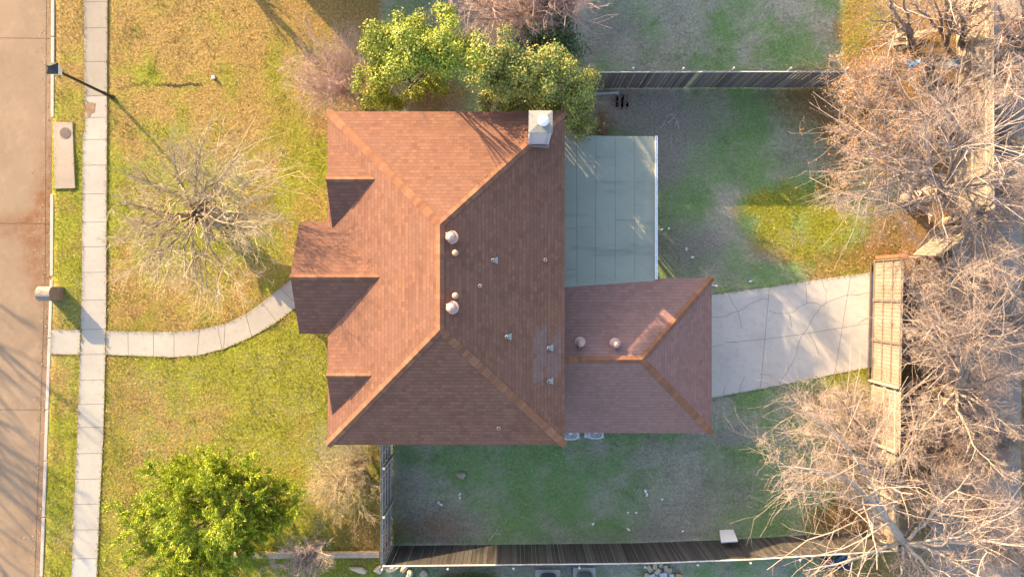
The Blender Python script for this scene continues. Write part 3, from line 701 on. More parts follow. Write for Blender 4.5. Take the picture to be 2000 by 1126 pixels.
def fence(name, label, pts, h, side, mat, mrail, post='steel', bw=.14, gap=.008, heights=(.3, 1.1, 1.95), post_gap=2.4, pick=0., group=None, cap=True, cat='fence', jitter=.02, poff=.05):
    """boards along a polyline; side=+1: rails and posts on the left of the run"""
    pts = [Vector(p) for p in pts]; t = thing(name, label, cat, pts[0], group)
    V = []; Fc = []; rl = MB(); cp = MB(); posts = []
    for a, b in zip(pts[:-1], pts[1:]):
        d = b-a; L = d.length; d.normalize(); q = Vector((-d.y, d.x, 0))*side; s = 0.0; step = 0.; sect = 0
        while s < L-.04:
            w = min(bw*random.uniform(.94, 1.04), L-s)
            if int(s/post_gap) != sect: sect = int(s/post_gap); step = random.uniform(-jitter, jitter)*1.6
            hh = h+step+random.uniform(-jitter, jitter)*.5; lean = random.uniform(-.012, .012); th = .018
            if random.random() >= pick:
                o = a+d*s; b0 = len(V)
                for zz, e in ((.03, 0), (hh, lean)):
                    for x, y in ((0, -.0), (w, 0), (w, -th), (0, -th)): v = o+d*(x+e)+q*(y+random.uniform(-.003, .003)); V.append((v.x, v.y, zz))
                Fc += [[b0+i for i in f] for f in ((0, 1, 5, 4), (1, 2, 6, 5), (2, 3, 7, 6), (3, 0, 4, 7), (4, 5, 6, 7), (3, 2, 1, 0))]
            s += w+gap*random.uniform(.1, 2.2)
        for z in heights: rl.bar(a+q*.024+Vector((0, 0, z)), b+q*.024+Vector((0, 0, z)), .04, .085)
        if cap: cp.bar(a-q*.03+Vector((0, 0, h-.03)), b-q*.03+Vector((0, 0, h-.03)), .03, .07)
        n = max(1, round(L/post_gap)); posts += [a+d*(L*i/n)+q*(poff+.045) for i in range(n+1)]
    np_obj('board_panel', V, Fc, mat, t); rl.build('rail', mrail, t)
    if cap: cp.build('cap_rail', M_capr, t)
    for p in posts:
        mb = MB()
        if post == 'steel':
            mb.lathe((p.x, p.y, 0), [(.034, 0), (.034, h+.02)], 12); mb.lathe((p.x, p.y, h+.02), [(.05, 0), (.05, .03), (.03, .06), (.01, .07)], 12); mb.build('post', M_steel, t)
        else: mb.box((p.x, p.y, (h-.02)/2), (.09, .09, h-.02)); mb.build('post', mrail, t)
    return t
FH = 2.3
fN = [P(1128, 172), P(1400, 171), P(1606, 171)]
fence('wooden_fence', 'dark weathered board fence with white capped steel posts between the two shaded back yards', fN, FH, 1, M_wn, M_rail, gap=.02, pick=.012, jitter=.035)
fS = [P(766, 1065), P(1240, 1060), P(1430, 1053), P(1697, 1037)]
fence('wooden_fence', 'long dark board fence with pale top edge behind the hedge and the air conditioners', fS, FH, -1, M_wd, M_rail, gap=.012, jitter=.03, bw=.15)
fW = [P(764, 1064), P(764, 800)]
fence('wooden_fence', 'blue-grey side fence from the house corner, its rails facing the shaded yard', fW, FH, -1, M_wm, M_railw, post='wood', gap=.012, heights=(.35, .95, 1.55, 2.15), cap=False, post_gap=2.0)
fE = [P(1697, 1036), P(1700, 860), P(1701, 742)]
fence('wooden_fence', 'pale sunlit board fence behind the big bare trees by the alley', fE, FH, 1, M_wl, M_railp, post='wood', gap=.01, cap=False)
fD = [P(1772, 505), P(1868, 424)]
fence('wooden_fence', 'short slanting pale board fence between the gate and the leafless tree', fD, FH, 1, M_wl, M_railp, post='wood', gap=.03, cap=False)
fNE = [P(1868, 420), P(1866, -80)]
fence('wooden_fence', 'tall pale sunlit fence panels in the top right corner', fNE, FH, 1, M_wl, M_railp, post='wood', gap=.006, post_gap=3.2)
# driveway gate: three framed sections
gt = thing('driveway_gate', 'wooden driveway gate of three pale framed sections at the end of the cracked concrete', 'gate', P(1706, 620))
ga, gb = P(1707, 508), P(1702, 740); gd = gb-ga
for i in range(3):
    a = ga+gd*(i/3+.006); b = ga+gd*((i+1)/3-.006); d = (b-a).normalized(); V = []; Fc = []; s = 0; L = (b-a).length
    q = Vector((-1, 0, 0))
    while s < L-.03:
        w = min(.145, L-s); o = a+d*s; b0 = len(V)
        for zz in (.08, FH-.05+random.uniform(-.01, .01)):
            for x, y in ((0, 0), (w, 0), (w, -.018), (0, -.018)): v = o+d*x+q*(y+random.uniform(-.003, .003)); V.append((v.x, v.y, zz))
        Fc += [[b0+k_ for k_ in f] for f in ((0, 1, 5, 4), (1, 2, 6, 5), (2, 3, 7, 6), (3, 0, 4, 7), (4, 5, 6, 7), (3, 2, 1, 0))]; s += w+.012
    np_obj('board_panel', V, Fc, M_wl, gt)
    fr = MB()
    for z in (.12, .85, 1.55, FH-.1): fr.bar(a+q*.03+Vector((0, 0, z)), b+q*.03+Vector((0, 0, z)), .045, .05)
    for p in (a, b): fr.bar(p+q*.035+Vector((0, 0, .06)), p+q*.035+Vector((0, 0, FH-.03)), .05)
    fr.build('gate_frame', simple('gate_steel', (.23, .17, .13), .7, 0, .2, 9), gt)
mb = MB(); mb.bar(ga+Vector((-.16, -.1, .05)), gb+Vector((-.16, 0, .05)), .05, .06); mb.build('gate_track', M_iron, gt)
mb = MB(); pb = P(1712, 503); mb.box((pb.x+.02, pb.y, FH/2), (.14, .14, FH+.1)); mb.build('gate_post', simple('red_timber', (.33, .13, .07), .85, 0, .2, 8), gt)
mb = MB(); pb = P(1772, 505); mb.bar((P(1716, 503).x, P(1716, 503).y, FH-.1), (pb.x, pb.y, FH-.1), .05, .14); mb.bar((P(1716, 503).x, P(1716, 503).y, .9), (pb.x, pb.y, .9), .04, .1); mb.build('side_rail', bpy.data.materials['red_timber'], gt)
# ------------------------------------------------------------------ trees
def unit(a): return a/np.maximum(np.linalg.norm(a, axis=-1, keepdims=True), 1e-9)
def tubes(PT, RD, k):
    N, n, _ = PT.shape; T = unit(np.gradient(PT, axis=1)); ref = np.array([.31, .52, .79])
    U = unit(np.cross(T, ref)); Wd = np.cross(T, U); an = np.arange(k)*2*np.pi/k
    V = PT[:, :, None, :]+RD[:, :, None, None]*(U[:, :, None, :]*np.cos(an)[None, None, :, None]+Wd[:, :, None, :]*np.sin(an)[None, None, :, None])
    I = np.arange(N*n*k).reshape(N, n, k); J = np.roll(I, -1, axis=2)
    return V.reshape(-1, 3), np.stack([I[:, :-1], J[:, :-1], J[:, 1:], I[:, 1:]], -1).reshape(-1, 4)
def resample(pts, n):
    p = np.array([list(q) for q in pts], float); s = np.r_[0, np.cumsum(np.linalg.norm(np.diff(p, axis=0), axis=1))]
    # rounded by a light smoothing
    t = np.linspace(0, s[-1], n); q = np.stack([np.interp(t, s, p[:, i]) for i in range(3)], 1)
    for _ in range(2): q[1:-1] = .25*q[:-2]+.5*q[1:-1]+.25*q[2:]
    return q
def sprout(PT, RD, m, ratio, ang, rr, up, wob, n, rng, tmin=.2, lmax=9., lmin=.12, grav=0.):
    """m side shoots per branch"""
    N, k, _ = PT.shape; T = unit(np.gradient(PT, axis=1)); L = np.linalg.norm(np.diff(PT, axis=1), axis=2).sum(1)
    t = tmin+(1-tmin)*(np.arange(m)[None, :]+rng.random((N, m)))/m; f = t*(k-1); i = np.minimum(f.astype(int), k-2); w = (f-i)[..., None]
    r_ = np.arange(N)[:, None]; pos = PT[r_, i]*(1-w)+PT[r_, i+1]*w; tan = T[r_, i]*(1-w)+T[r_, i+1]*w; rad = (RD[r_, i]*(1-w[..., 0])+RD[r_, i+1]*w[..., 0])
    pos = pos.reshape(-1, 3); tan = unit(tan.reshape(-1, 3)); rad = rad.ravel(); M = len(pos)
    prp = unit(np.cross(tan, rng.normal(size=(M, 3)))); a = np.radians(rng.uniform(*ang, M))[:, None]
    d = unit(tan*np.cos(a)+prp*np.sin(a)+np.array([0, 0, up]))
    ln = np.clip((np.repeat(L, m)*ratio*(1.25-.75*t.ravel())*rng.uniform(.6, 1.3, M)), lmin, lmax)
    out = np.empty((M, n, 3)); p = pos.copy()
    for j in range(n):
        out[:, j] = p; d = unit(d+rng.normal(size=(M, 3))*wob+np.array([0, 0, up*.35-grav])); p = p+d*(ln/(n-1))[:, None]
    r0 = np.minimum(rad*.8, np.maximum(rad*rr, .004)); R_ = r0[:, None]*np.linspace(1, .35, n)[None, :]
    return out, np.maximum(R_, .0032)
def bark(name, c, tw=.8):
    k = NB(name); p = k.pos(); f = k.noise(9, 5, .7, p)
    col = k.ramp(f, [(.28, tuple(q*.55 for q in c)), (.5, c), (.75, tuple(min(1, q*1.25) for q in c))])
    k.bump(k.noise(30, 4, .7, p), .7, .02); return k.out(col, .9, 0, .15)
B_fgrey = bark('front_bark', (.25, .215, .17)); B_white = bark('white_bark', (.40, .335, .275)); B_pale = bark('pale_bark', (.29, .23, .18)); B_grey = bark('grey_bark', (.20, .17, .145)); B_twig = bark('pale_twig', (.39, .295, .235)); B_twigr = bark('pinkish_twig', (.40, .315, .27))
B_pinkt = bark('pink_twig', (.50, .36, .31)); B_brown = bark('brown_twig', (.30, .215, .135)); B_dark = bark('dark_bark', (.16, .13, .105)); B_straw = bark('straw_twig', (.39, .32, .205))
def tree_mesh(limbs, spec, seed):
    """limbs: (points, r0, r1); spec: shoots per level"""
    rng = np.random.default_rng(seed); n0 = 12; PT = []; RD = []
    for pts, r0, r1 in limbs:
        q = resample(pts, n0); w = rng.normal(size=(n0, 3))*.035; w[0] = 0; w[-1] = 0; PT.append(q+w); RD.append(np.linspace(r0, r1, n0))
    PT = np.array(PT); RD = np.array(RD); big = [tubes(PT, RD, 9)]; tw = []
    lev = (PT, RD)
    for i, s in enumerate(spec):
        nxt = sprout(*lev, rng=rng, **s); (big if i == 0 else tw).append(tubes(*nxt, 6 if i == 0 else 3 if i > 1 else 4)); lev = nxt if i else (np.concatenate([nxt[0], PT[:, np.linspace(0, n0-1, nxt[0].shape[1]).astype(int)]]), np.concatenate([nxt[1], RD[:, np.linspace(0, n0-1, nxt[0].shape[1]).astype(int)]]))
    def join(l):
        V = []; Fc = []; o = 0
        for v, f in l: V.append(v); Fc.append(f+o); o += len(v)
        return np.concatenate(V), np.concatenate(Fc)
    return join(big), join(tw), lev[0][:, -1]
def leafquads(C, Nn, size, elong, rng, spread=.6):
    M = len(C); nn = unit(Nn+rng.normal(size=(M, 3))*spread); u = unit(np.cross(nn, rng.normal(size=(M, 3)))); w = np.cross(nn, u)
    s = size*rng.uniform(.6, 1.3, M)[:, None]; a = C+u*s*elong; b = C-u*s*elong; c = C+w*s*.5+nn*s*.15; d = C-w*s*.5+nn*s*.15
    V = np.stack([a, c, b, d], 1).reshape(-1, 3); return V, np.arange(M*4).reshape(M, 4)
SPEC = lambda d=1., up=.10, wob=.16, a=(25, 65), sh=.30: [dict(m=int(10*d)+1, ratio=sh, ang=a, rr=.33, up=up, wob=wob*1.4, n=9, tmin=.28, lmax=1.35), dict(m=int(9*d)+1, ratio=.52, ang=a, rr=.5, up=up, wob=wob, n=6, tmin=.15), dict(m=int(6*d)+1, ratio=.5, ang=a, rr=.62, up=up, wob=wob, n=5, tmin=.1)]
def bare_tree(name, label, base, limbs, spec, seed, mb_=B_pale, mt=B_twig, group=None, cat='tree', leaves=None):
    t = thing(name, label, cat, base, group); (V, Fc), (v, f), tips = tree_mesh(limbs, spec, seed)
    np_obj('trunk', V, Fc, mb_, t, smooth=True); np_obj('crown', v, f, mt, t, smooth=True)
    if leaves:
        num, mat, size, cond = leaves; rng = np.random.default_rng(seed+1); tp = tips[cond(tips)] if cond else tips
        if len(tp): c = tp[rng.integers(0, len(tp), num)]+rng.normal(size=(num, 3))*.06; V, Fc = leafquads(c, np.tile([0, 0, 1.], (num, 1)), size, .7, rng, 1.2); np_obj('leaf_clump', V, Fc, mat, t)['kind'] = 'stuff'
    return t
def LM(*pts): return [P(*p) for p in pts]
M_dryleaf = by_island('dry_leaf', [(.26, .09, .03), (.42, .18, .06), (.34, .20, .06), (.46, .28, .10), (.30, .10, .05)], .8, .2, None, .25)

# front lawn tree: stout trunk, wide head of fine straw-coloured twigs
b = P(425, 425); fk = P(384, 415, 2.2); rng = np.random.default_rng(5); L = [([b, P(408, 421, 1.0), fk], .48, .40)]
for ex, ey, ez, r in ((222, 400, 5.0, .10), (235, 470, 4.6, .09), (270, 330, 5.8, .10), (335, 285, 6.0, .09), (400, 275, 6.2, .09), (470, 300, 6.8, .10), (515, 345, 6.6, .09), (540, 420, 6.0, .08), (470, 560, 5.6, .09), (400, 575, 5.2, .08), (310, 555, 5.0, .09),
                      (255, 525, 4.6, .08), (505, 445, 7.0, .08), (455, 315, 7.2, .08), (265, 450, 5.6, .07), (365, 545, 6.0, .07)):
    e = P(ex, ey, ez); m1 = fk.lerp(e, .3)+Vector((rng.normal()*.15, rng.normal()*.15, .35)); m2 = fk.lerp(e, .65)+Vector((rng.normal()*.2, rng.normal()*.2, .25)); L.append(([fk-Vector((0, 0, .1)), m1, m2, e], r*.8, .014))
bare_tree('bare_tree', 'leafless spreading tree with fine straw twigs alone on the front lawn', b, L, [dict(m=9, ratio=.34, ang=(20, 50), rr=.5, up=.06, wob=.17, n=8, tmin=.42), dict(m=9, ratio=.55, ang=(18, 50), rr=.6, up=.05, wob=.19, n=7, tmin=.2), dict(m=5, ratio=.55, ang=(18, 50), rr=.75, up=.04, wob=.2, n=5, tmin=.2)], 21, B_fgrey, B_straw)
# tree with small dry leaves over the end of the shaded yard
b = P(1765, 388); L = [([b, P(1800, 383, 1.2), P(1838, 376, 2.3)], .27, .22)]; h0 = (1838, 376, 2.3)
for pts, r in (([(1850, 345, 3.), (1890, 310, 3.8), (1890, 270, 4.5), (1850, 215, 5.5), (1800, 150, 6.5)], .17), ([(1845, 350, 3.2), (1800, 330, 4), (1730, 290, 5), (1640, 250, 6)], .13), ([(1830, 352, 3.4), (1780, 352, 4.2), (1700, 370, 5), (1640, 375, 5.6)], .13),
               ([(1790, 395, 2.9), (1740, 410, 3.5), (1680, 420, 4.2), (1640, 405, 4.8)], .11), ([(1900, 350, 3.2), (1960, 320, 4), (2040, 280, 5)], .15), ([(1910, 360, 3.1), (2000, 345, 4), (2060, 330, 5)], .12), ([(1842, 392, 3), (1865, 410, 3.5), (1890, 440, 4.2)], .09),
               ([(1860, 330, 3.4), (1890, 270, 4.5), (1925, 200, 5.5), (1950, 120, 6.5)], .12), ([(1830, 340, 3.7), (1760, 280, 4.8), (1690, 200, 6), (1660, 140, 6.5)], .11), ([(1820, 335, 3.8), (1720, 260, 5), (1630, 200, 6)], .10), ([(1830, 345, 3.6), (1740, 320, 4.8), (1640, 310, 5.8)], .10), ([(1870, 280, 4.4), (1780, 200, 5.8), (1720, 130, 6.4)], .09)):
    L.append((LM(h0, *pts), r*.68, .012))
bare_tree('bare_tree', 'wide leafless tree with rusty leaf remnants overhanging the dark end of the board fence', b, L, SPEC(1.0, .06, .17, sh=.27), 31, B_pale, B_twigr, leaves=(2600, M_dryleaf, .05, lambda q: (q[:, 0] < 14.2) & (q[:, 1] > 3.5)))
# corner tree
b = P(1722, 1042); h0 = (1765, 1058, 2.2); L = [([b, P(1742, 1050, 1.), P(*h0)], .30, .26)]
for pts, r in (([(1751, 1031, 3.), (1714, 1000, 3.8), (1700, 960, 4.6), (1650, 930, 5.4), (1575, 915, 6), (1520, 910, 6.4)], .20), ([(1740, 1010, 3.3), (1690, 975, 4.2), (1620, 955, 5.), (1585, 962, 5.4), (1530, 955, 5.8)], .13), ([(1725, 1005, 3.6), (1695, 920, 5), (1640, 850, 6), (1570, 800, 6.4)], .13),
               ([(1830, 1060, 3.), (1880, 1056, 3.6), (1960, 1060, 4.4), (2040, 1070, 5.2)], .17), ([(1820, 1070, 3.), (1860, 1100, 3.6), (1930, 1130, 4.4)], .14), ([(1850, 1054, 3.4), (1910, 1030, 4.2), (1990, 990, 5.4)], .10),
               ([(1810, 1020, 3.2), (1830, 990, 4), (1870, 960, 4.8), (1895, 925, 5.5)], .11), ([(1730, 1066, 2.7), (1690, 1085, 3.1), (1630, 1102, 3.7), (1570, 1114, 4.3)], .11), ([(1785, 1100, 2.6), (1805, 1160, 3.2)], .14), ([(1765, 1098, 2.8), (1750, 1150, 3.4)], .10), ([(1790, 1085, 2.8), (1840, 1140, 3.4), (1900, 1180, 4)], .12)):
    L.append((LM(h0, *pts), r*.78, .012))
bare_tree('bare_tree', 'big pale leafless tree in the bottom right corner arching over the end of the fence', b, L, SPEC(.8, .03, .19, sh=.27), 41, B_white, B_twig)
b = P(1682, 902); h0 = (1728, 922, 2.0); L = [([b, P(*h0)], .17, .14)]
for pts, r in (([(1690, 890, 3), (1620, 860, 4.2), (1565, 835, 5.2)], .09), ([(1700, 870, 3.2), (1660, 800, 4.6), (1620, 760, 5.2)], .08), ([(1690, 920, 3), (1610, 915, 4.4), (1540, 935, 5.4)], .09), ([(1770, 945, 2.6), (1830, 945, 3.2), (1870, 915, 4)], .10), ([(1760, 900, 3), (1790, 850, 4), (1800, 800, 5)], .07), ([(1660, 880, 3.6), (1600, 800, 5), (1570, 780, 5.6)], .08), ([(1750, 960, 2.8), (1800, 990, 3.6)], .07), ([(1650, 900, 3.8), (1580, 872, 5), (1525, 868, 6)], .07), ([(1690, 860, 3.4), (1625, 800, 4.8), (1550, 805, 5.8)], .07)):
    L.append((LM(h0, *pts), r*.68, .012))
bare_tree('bare_tree', 'leafless tree just inside the pale fence, its twig dome over the lawn beside the driveway', b, L, SPEC(1.0, .06, .17, sh=.27), 43, B_grey, B_twig)
b = P(1806, 748); h0 = (1868, 764, 2.2); L = [([b, P(*h0)], .24, .2)]
for pts, r in (([(1885, 735, 3.), (1900, 690, 4), (1895, 600, 5), (1885, 530, 6)], .13), ([(1890, 730, 3.2), (1910, 650, 4.6), (1960, 570, 6), (2010, 530, 6.8)], .12), ([(1880, 735, 3), (1860, 650, 4.6), (1800, 600, 5.6), (1775, 545, 6)], .11), ([(1920, 790, 3.2), (1990, 850, 4.4)], .1), ([(1830, 800, 3.), (1790, 850, 3.8), (1760, 890, 4.6)], .09),
               ([(1930, 740, 3.4), (2020, 710, 4.8)], .11), ([(1880, 700, 3.8), (1820, 650, 5), (1760, 630, 5.6)], .09), ([(1890, 690, 4), (1860, 580, 5.4), (1840, 500, 6.4)], .09), ([(1870, 800, 3), (1900, 870, 4), (1960, 930, 5)], .09)):
    L.append((LM(h0, *pts), r*.68, .012))
bare_tree('bare_tree', 'many-limbed leafless tree in the alley brush behind the driveway gate', b, L, SPEC(.85, .06, .18), 47, B_pale, B_twig)
b = P(1848, 432); h0 = (1912, 418, 2.5); L = [([b, P(*h0)], .2, .16)]
for pts, r in (([(1895, 460, 3.2), (1870, 510, 4)], .07), ([(1920, 470, 3.2), (1935, 540, 4.2)], .08), ([(1905, 470, 3.4), (1900, 560, 4.6)], .07), ([(1950, 450, 3.2), (2010, 520, 4.4)], .1), ([(1960, 425, 3.2), (2040, 440, 4.2)], .1), ([(1880, 440, 3.2), (1800, 470, 4)], .07), ([(1930, 480, 3.4), (1980, 580, 4.8)], .08), ([(1890, 380, 3.4), (1880, 340, 4.4)], .07), ([(1950, 390, 3.4), (2010, 370, 4.6)], .08)):
    L.append((LM(h0, *pts), r*.68, .012))
bare_tree('bare_tree', 'pale leafless tree fanning its twigs from behind the slanting fence', b, L, SPEC(.85, .04, .18), 53, B_pale, B_twig)
for (bx, by), lim, lb, sd in (((1783, 86), [[(1772, 58, 1.4), (1756, 36, 2.4), (1735, -5, 4)], [(1778, 50, 1.6), (1765, 10, 3), (1760, -40, 4.4)], [(1750, 45, 2.2), (1700, 40, 3.4)]], 'slim grey forked tree left of the other two beside the plank pile', 61),
                              ((1848, 92), [[(1850, 45, 1.6), (1846, -10, 3.4), (1840, -60, 5)], [(1838, 60, 1.2), (1815, 38, 2.2), (1780, 8, 3.4)], [(1840, 45, 1.8), (1825, 0, 3.4)], [(1860, 30, 2.4), (1875, -20, 4)]], 'slim grey tree with upright stems between the plank pile and the pale fence panels', 63),
                              ((1876, 95), [[(1884, 50, 1.4), (1898, 10, 2.8), (1910, -40, 4.4)], [(1890, 60, 1.6), (1930, 30, 3)], [(1880, 40, 2), (1860, 0, 3.4)]], 'thin dark sapling standing against the pale fence panels in the corner', 65)):
    bs = P(bx, by); L = [(LM((bx, by, 0), *lim[0]), .12, .03)]+[(LM((bx, by-6, .3), *q), .08, .02) for q in lim[1:]]
    bare_tree('bare_tree', lb, bs, L, SPEC(.65, .06, .15), sd, B_grey, B_twigr, leaves=(160, M_dryleaf, .05, None))
b = P(1935, 130); L = [([b, P(1985, 90, 2), P(2000, 40, 3.4)], .16, .1)]+[(LM((1985, 90, 2), *q), .09, .02) for q in ([(2000, 40, 3), (1990, -20, 4.6)], [(2020, 110, 3), (2060, 140, 4)], [(1975, 130, 3), (1960, 190, 4)], [(1960, 60, 3), (1950, 10, 4)])]
bare_tree('bare_tree', 'leafless reddish tree at the right edge beyond the pale corner fence', b, L, SPEC(1., .05, .17), 67, B_pale, B_twigr, leaves=(700, M_dryleaf, .05, None))
# tree over the neighbour's yard at the top
b = P(1064, 62); h0 = (1066, 20, 2.2); L = [([b, P(*h0)], .09, .08)]
for pts in ([(1000, 15, 3.4), (930, 0, 4.6), (880, -10, 5.4)], [(1010, 30, 3.4), (950, 40, 4.4), (915, 35, 5)], [(1030, 40, 3.2), (985, 62, 4), (965, 75, 4.4)], [(1050, 0, 3.4), (1010, -60, 5)], [(1075, -10, 3.4), (1100, -70, 5.4)], [(1090, 20, 3.2), (1125, 5, 4.4)], [(1030, 20, 3.4), (1030, 55, 4.2)], [(1000, 0, 4), (930, -50, 5.4)], [(980, 20, 4), (900, 20, 5.2)], [(1060, -20, 3.6), (1060, -90, 6.6)], [(1085, 0, 3.6), (1130, -40, 6)], [(1090, 10, 3.4), (1150, -10, 5.4)], [(1040, -20, 3.8), (1010, -110, 6.8)], [(1070, -30, 4), (1095, -130, 7)], [(1030, -30, 4), (960, -100, 6.4)]):
    L.append((LM(h0, *pts), .065, .02))
bare_tree('bare_tree', 'leafless tree with pinkish twigs reaching in at the top above the evergreens', b, L, SPEC(1.0, .02, .22, sh=.34), 71, B_pale, B_pinkt)
# gnarled one at the bottom edge
b = P(622, 1060); h0 = (606, 1078, 1.2); L = [([b, P(*h0)], .16, .13)]
for pts in ([(590, 1085, 2), (565, 1100, 2.8), (530, 1105, 3.4)], [(600, 1100, 2.2), (590, 1130, 3), (575, 1150, 3.6)], [(620, 1092, 2.2), (640, 1110, 2.8)], [(600, 1075, 2.4), (580, 1062, 3.2)], [(625, 1075, 2.4), (645, 1085, 3)], [(610, 1110, 2.4), (630, 1150, 3.4)], [(580, 1110, 2.6), (545, 1140, 3.4)], [(590, 1080, 2.4), (550, 1075, 3.2)]):
    L.append((LM(h0, *pts), .06, .014))
bare_tree('bare_tree', 'small gnarled leafless tree at the bottom edge beside the green juniper', b, L, SPEC(.75, .04, .3, (30, 75)), 73, B_pale, B_twig)
# trees out of the picture whose shadows cross the lawn and the street
b = P(430, -80); L = [([b, P(430, -90, 2.0)], .16, .13), ([P(430, -88, 1.9), P(400, -200, 5), P(360, -330, 8)], .1, .05), ([P(430, -88, 1.9), P(470, -220, 5), P(520, -330, 8)], .09, .05)]
bare_tree('bare_tree', 'forked leafless tree past the top edge, its trunk shadow on the golden lawn', b, L, SPEC(.5, .1, .15), 75, B_grey, B_twig)
for (sx, sy), sd in (((-650, 330), 77), ((-690, 40), 78)):
    b = P(sx, sy); L = [([b, b+Vector((.1, 0, 3.))], .32, .26)]
    rg = np.random.default_rng(sd)
    for i in range(11):
        a = i*2*math.pi/11+rg.normal()*.2; e = b+Vector((math.cos(a)*rg.uniform(2.5, 4.4), math.sin(a)*rg.uniform(2.5, 4.4), rg.uniform(6, 9))); L.append(([b+Vector((.1, 0, 2.9)), b.lerp(e, .5)+Vector((0, 0, 1.6)), e], .15, .04))
    bare_tree('bare_tree', 'tall leafless street tree across the road whose shadow falls on the pavement slab' if sd == 77 else 'tall leafless street tree across the road, farther up the street', b, L, SPEC(.5, .1, .15), sd, B_grey, B_twig)

# bare shrubs
def shrub_limbs(b, n, rad, h, rng, lean=(0, 0)):
    L = []
    for i in range(n):
        a = rng.uniform(0, 2*math.pi); r = rad*math.sqrt(rng.uniform(.1, 1)); e = b+Vector((math.cos(a)*r+lean[0], math.sin(a)*r+lean[1], h*rng.uniform(.55, 1.)))
        L.append(([b+Vector((rng.normal()*.08, rng.normal()*.08, 0)), b.lerp(e, .5)+Vector((0, 0, h*.18)), e], .022, .008))
    return L
SPS = [dict(m=6, ratio=.5, ang=(20, 55), rr=.7, up=.06, wob=.2, n=6, tmin=.25), dict(m=5, ratio=.55, ang=(20, 60), rr=.75, up=.04, wob=.22, n=5, tmin=.15), dict(m=4, ratio=.55, ang=(20, 60), rr=.8, up=.03, wob=.22, n=4, tmin=.15)]
def shrub(label, px, py, n, rad, h, seed, mt=B_brown, lean=(0, 0), leaves=None, name='bare_shrub', group=None):
    b = P(px, py); return bare_tree(name, label, b, shrub_limbs(b, n, rad, h, np.random.default_rng(seed), lean), SPS, seed, mt, mt, cat='shrub', leaves=leaves, group=group)
shrub('hazy leafless shrub spilling over the lawn at the upper left house corner', 695, 185, 34, 1.7, 2.3, 81, B_pinkt, (-.9, .75))
shrub('wide straw-brown leafless shrub on the lawn beside the blue-grey side fence', 705, 910, 20, 1.6, 1.2, 82, B_straw, (-.7, -1.0))
shrub('small twiggy shrub between the house roof and the side fence', 725, 893, 8, .7, 1.0, 83, B_straw, (-.6, -.2))
shrub('low leafless brush heap under the tree right of the evergreens', 1175, 245, 10, .7, .6, 84, B_brown)
shrub('twiggy shrub with rusty leaves on top of the dark fence end', 1655, 182, 18, 1.0, 2.0, 85, B_twigr, (0, .1), leaves=(1300, M_dryleaf, .055, None))
shrub('rusty leaved shrub under the wide tree, left of the blue tarp', 1705, 165, 22, 1.2, 1.8, 86, B_twigr, leaves=(1500, M_dryleaf, .055, None))
places = [(1748, 560, 2.2, 'behind the top section of the driveway gate'), (1750, 660, 2.4, 'behind the middle of the driveway gate'), (1760, 770, 2.0, 'where the gate meets the pale fence'), (1790, 610, 2.6, 'deep in the brush right of the gate'), (1850, 690, 2.4, 'left of the alley tree trunk'),
          (1740, 830, 1.9, 'just outside the pale fence above the tree knot'), (1820, 880, 2.3, 'right of the pale fence in the alley brush'), (1880, 980, 2.2, 'in the bluish shade of the alley'), (1900, 860, 2.4, 'at the alley edge below the alley tree'), (1870, 560, 2.2, 'below the fanning pale tree'),
          (1940, 640, 2.5, 'at the right edge level with the gate'), (1905, 280, 2.0, 'outside the corner fence beside the wide tree limbs'), (1945, 380, 2.2, 'at the right edge under the long pale limb'), (1905, 180, 2.0, 'outside the pale corner fence'), (1800, 140, 1.6, 'growing around the blue tarp'), (1760, 250, 1.7, 'under the wide tree near the yard end'),
          (1820, 230, 1.6, 'under the middle of the wide tree'), (1640, 770, 1.5, 'at the lower corner of the driveway'), (1930, 1060, 2.0, 'at the lower right under the corner tree limbs'), (1850, 780, 2.2, 'around the alley tree base')]
protos = [shrub('tangled leafless shrub '+places[i][3], places[i][0], places[i][1], 20, 1.15, places[i][2], 90+i, [B_twig, B_twigr, B_pale][i % 3], group='tangled shrubs along the alley') for i in range(3)]
for i, (px, py, h, lb) in enumerate(places[3:]):
    o = copy_tree(protos[i % 3], loc=P(px, py)); o['label'] = 'tangled leafless shrub '+lb; o.rotation_euler.z = i*1.7; s_ = h/2.2*random.uniform(.9, 1.2); o.scale = (s_*1.1, s_*1.1, s_)

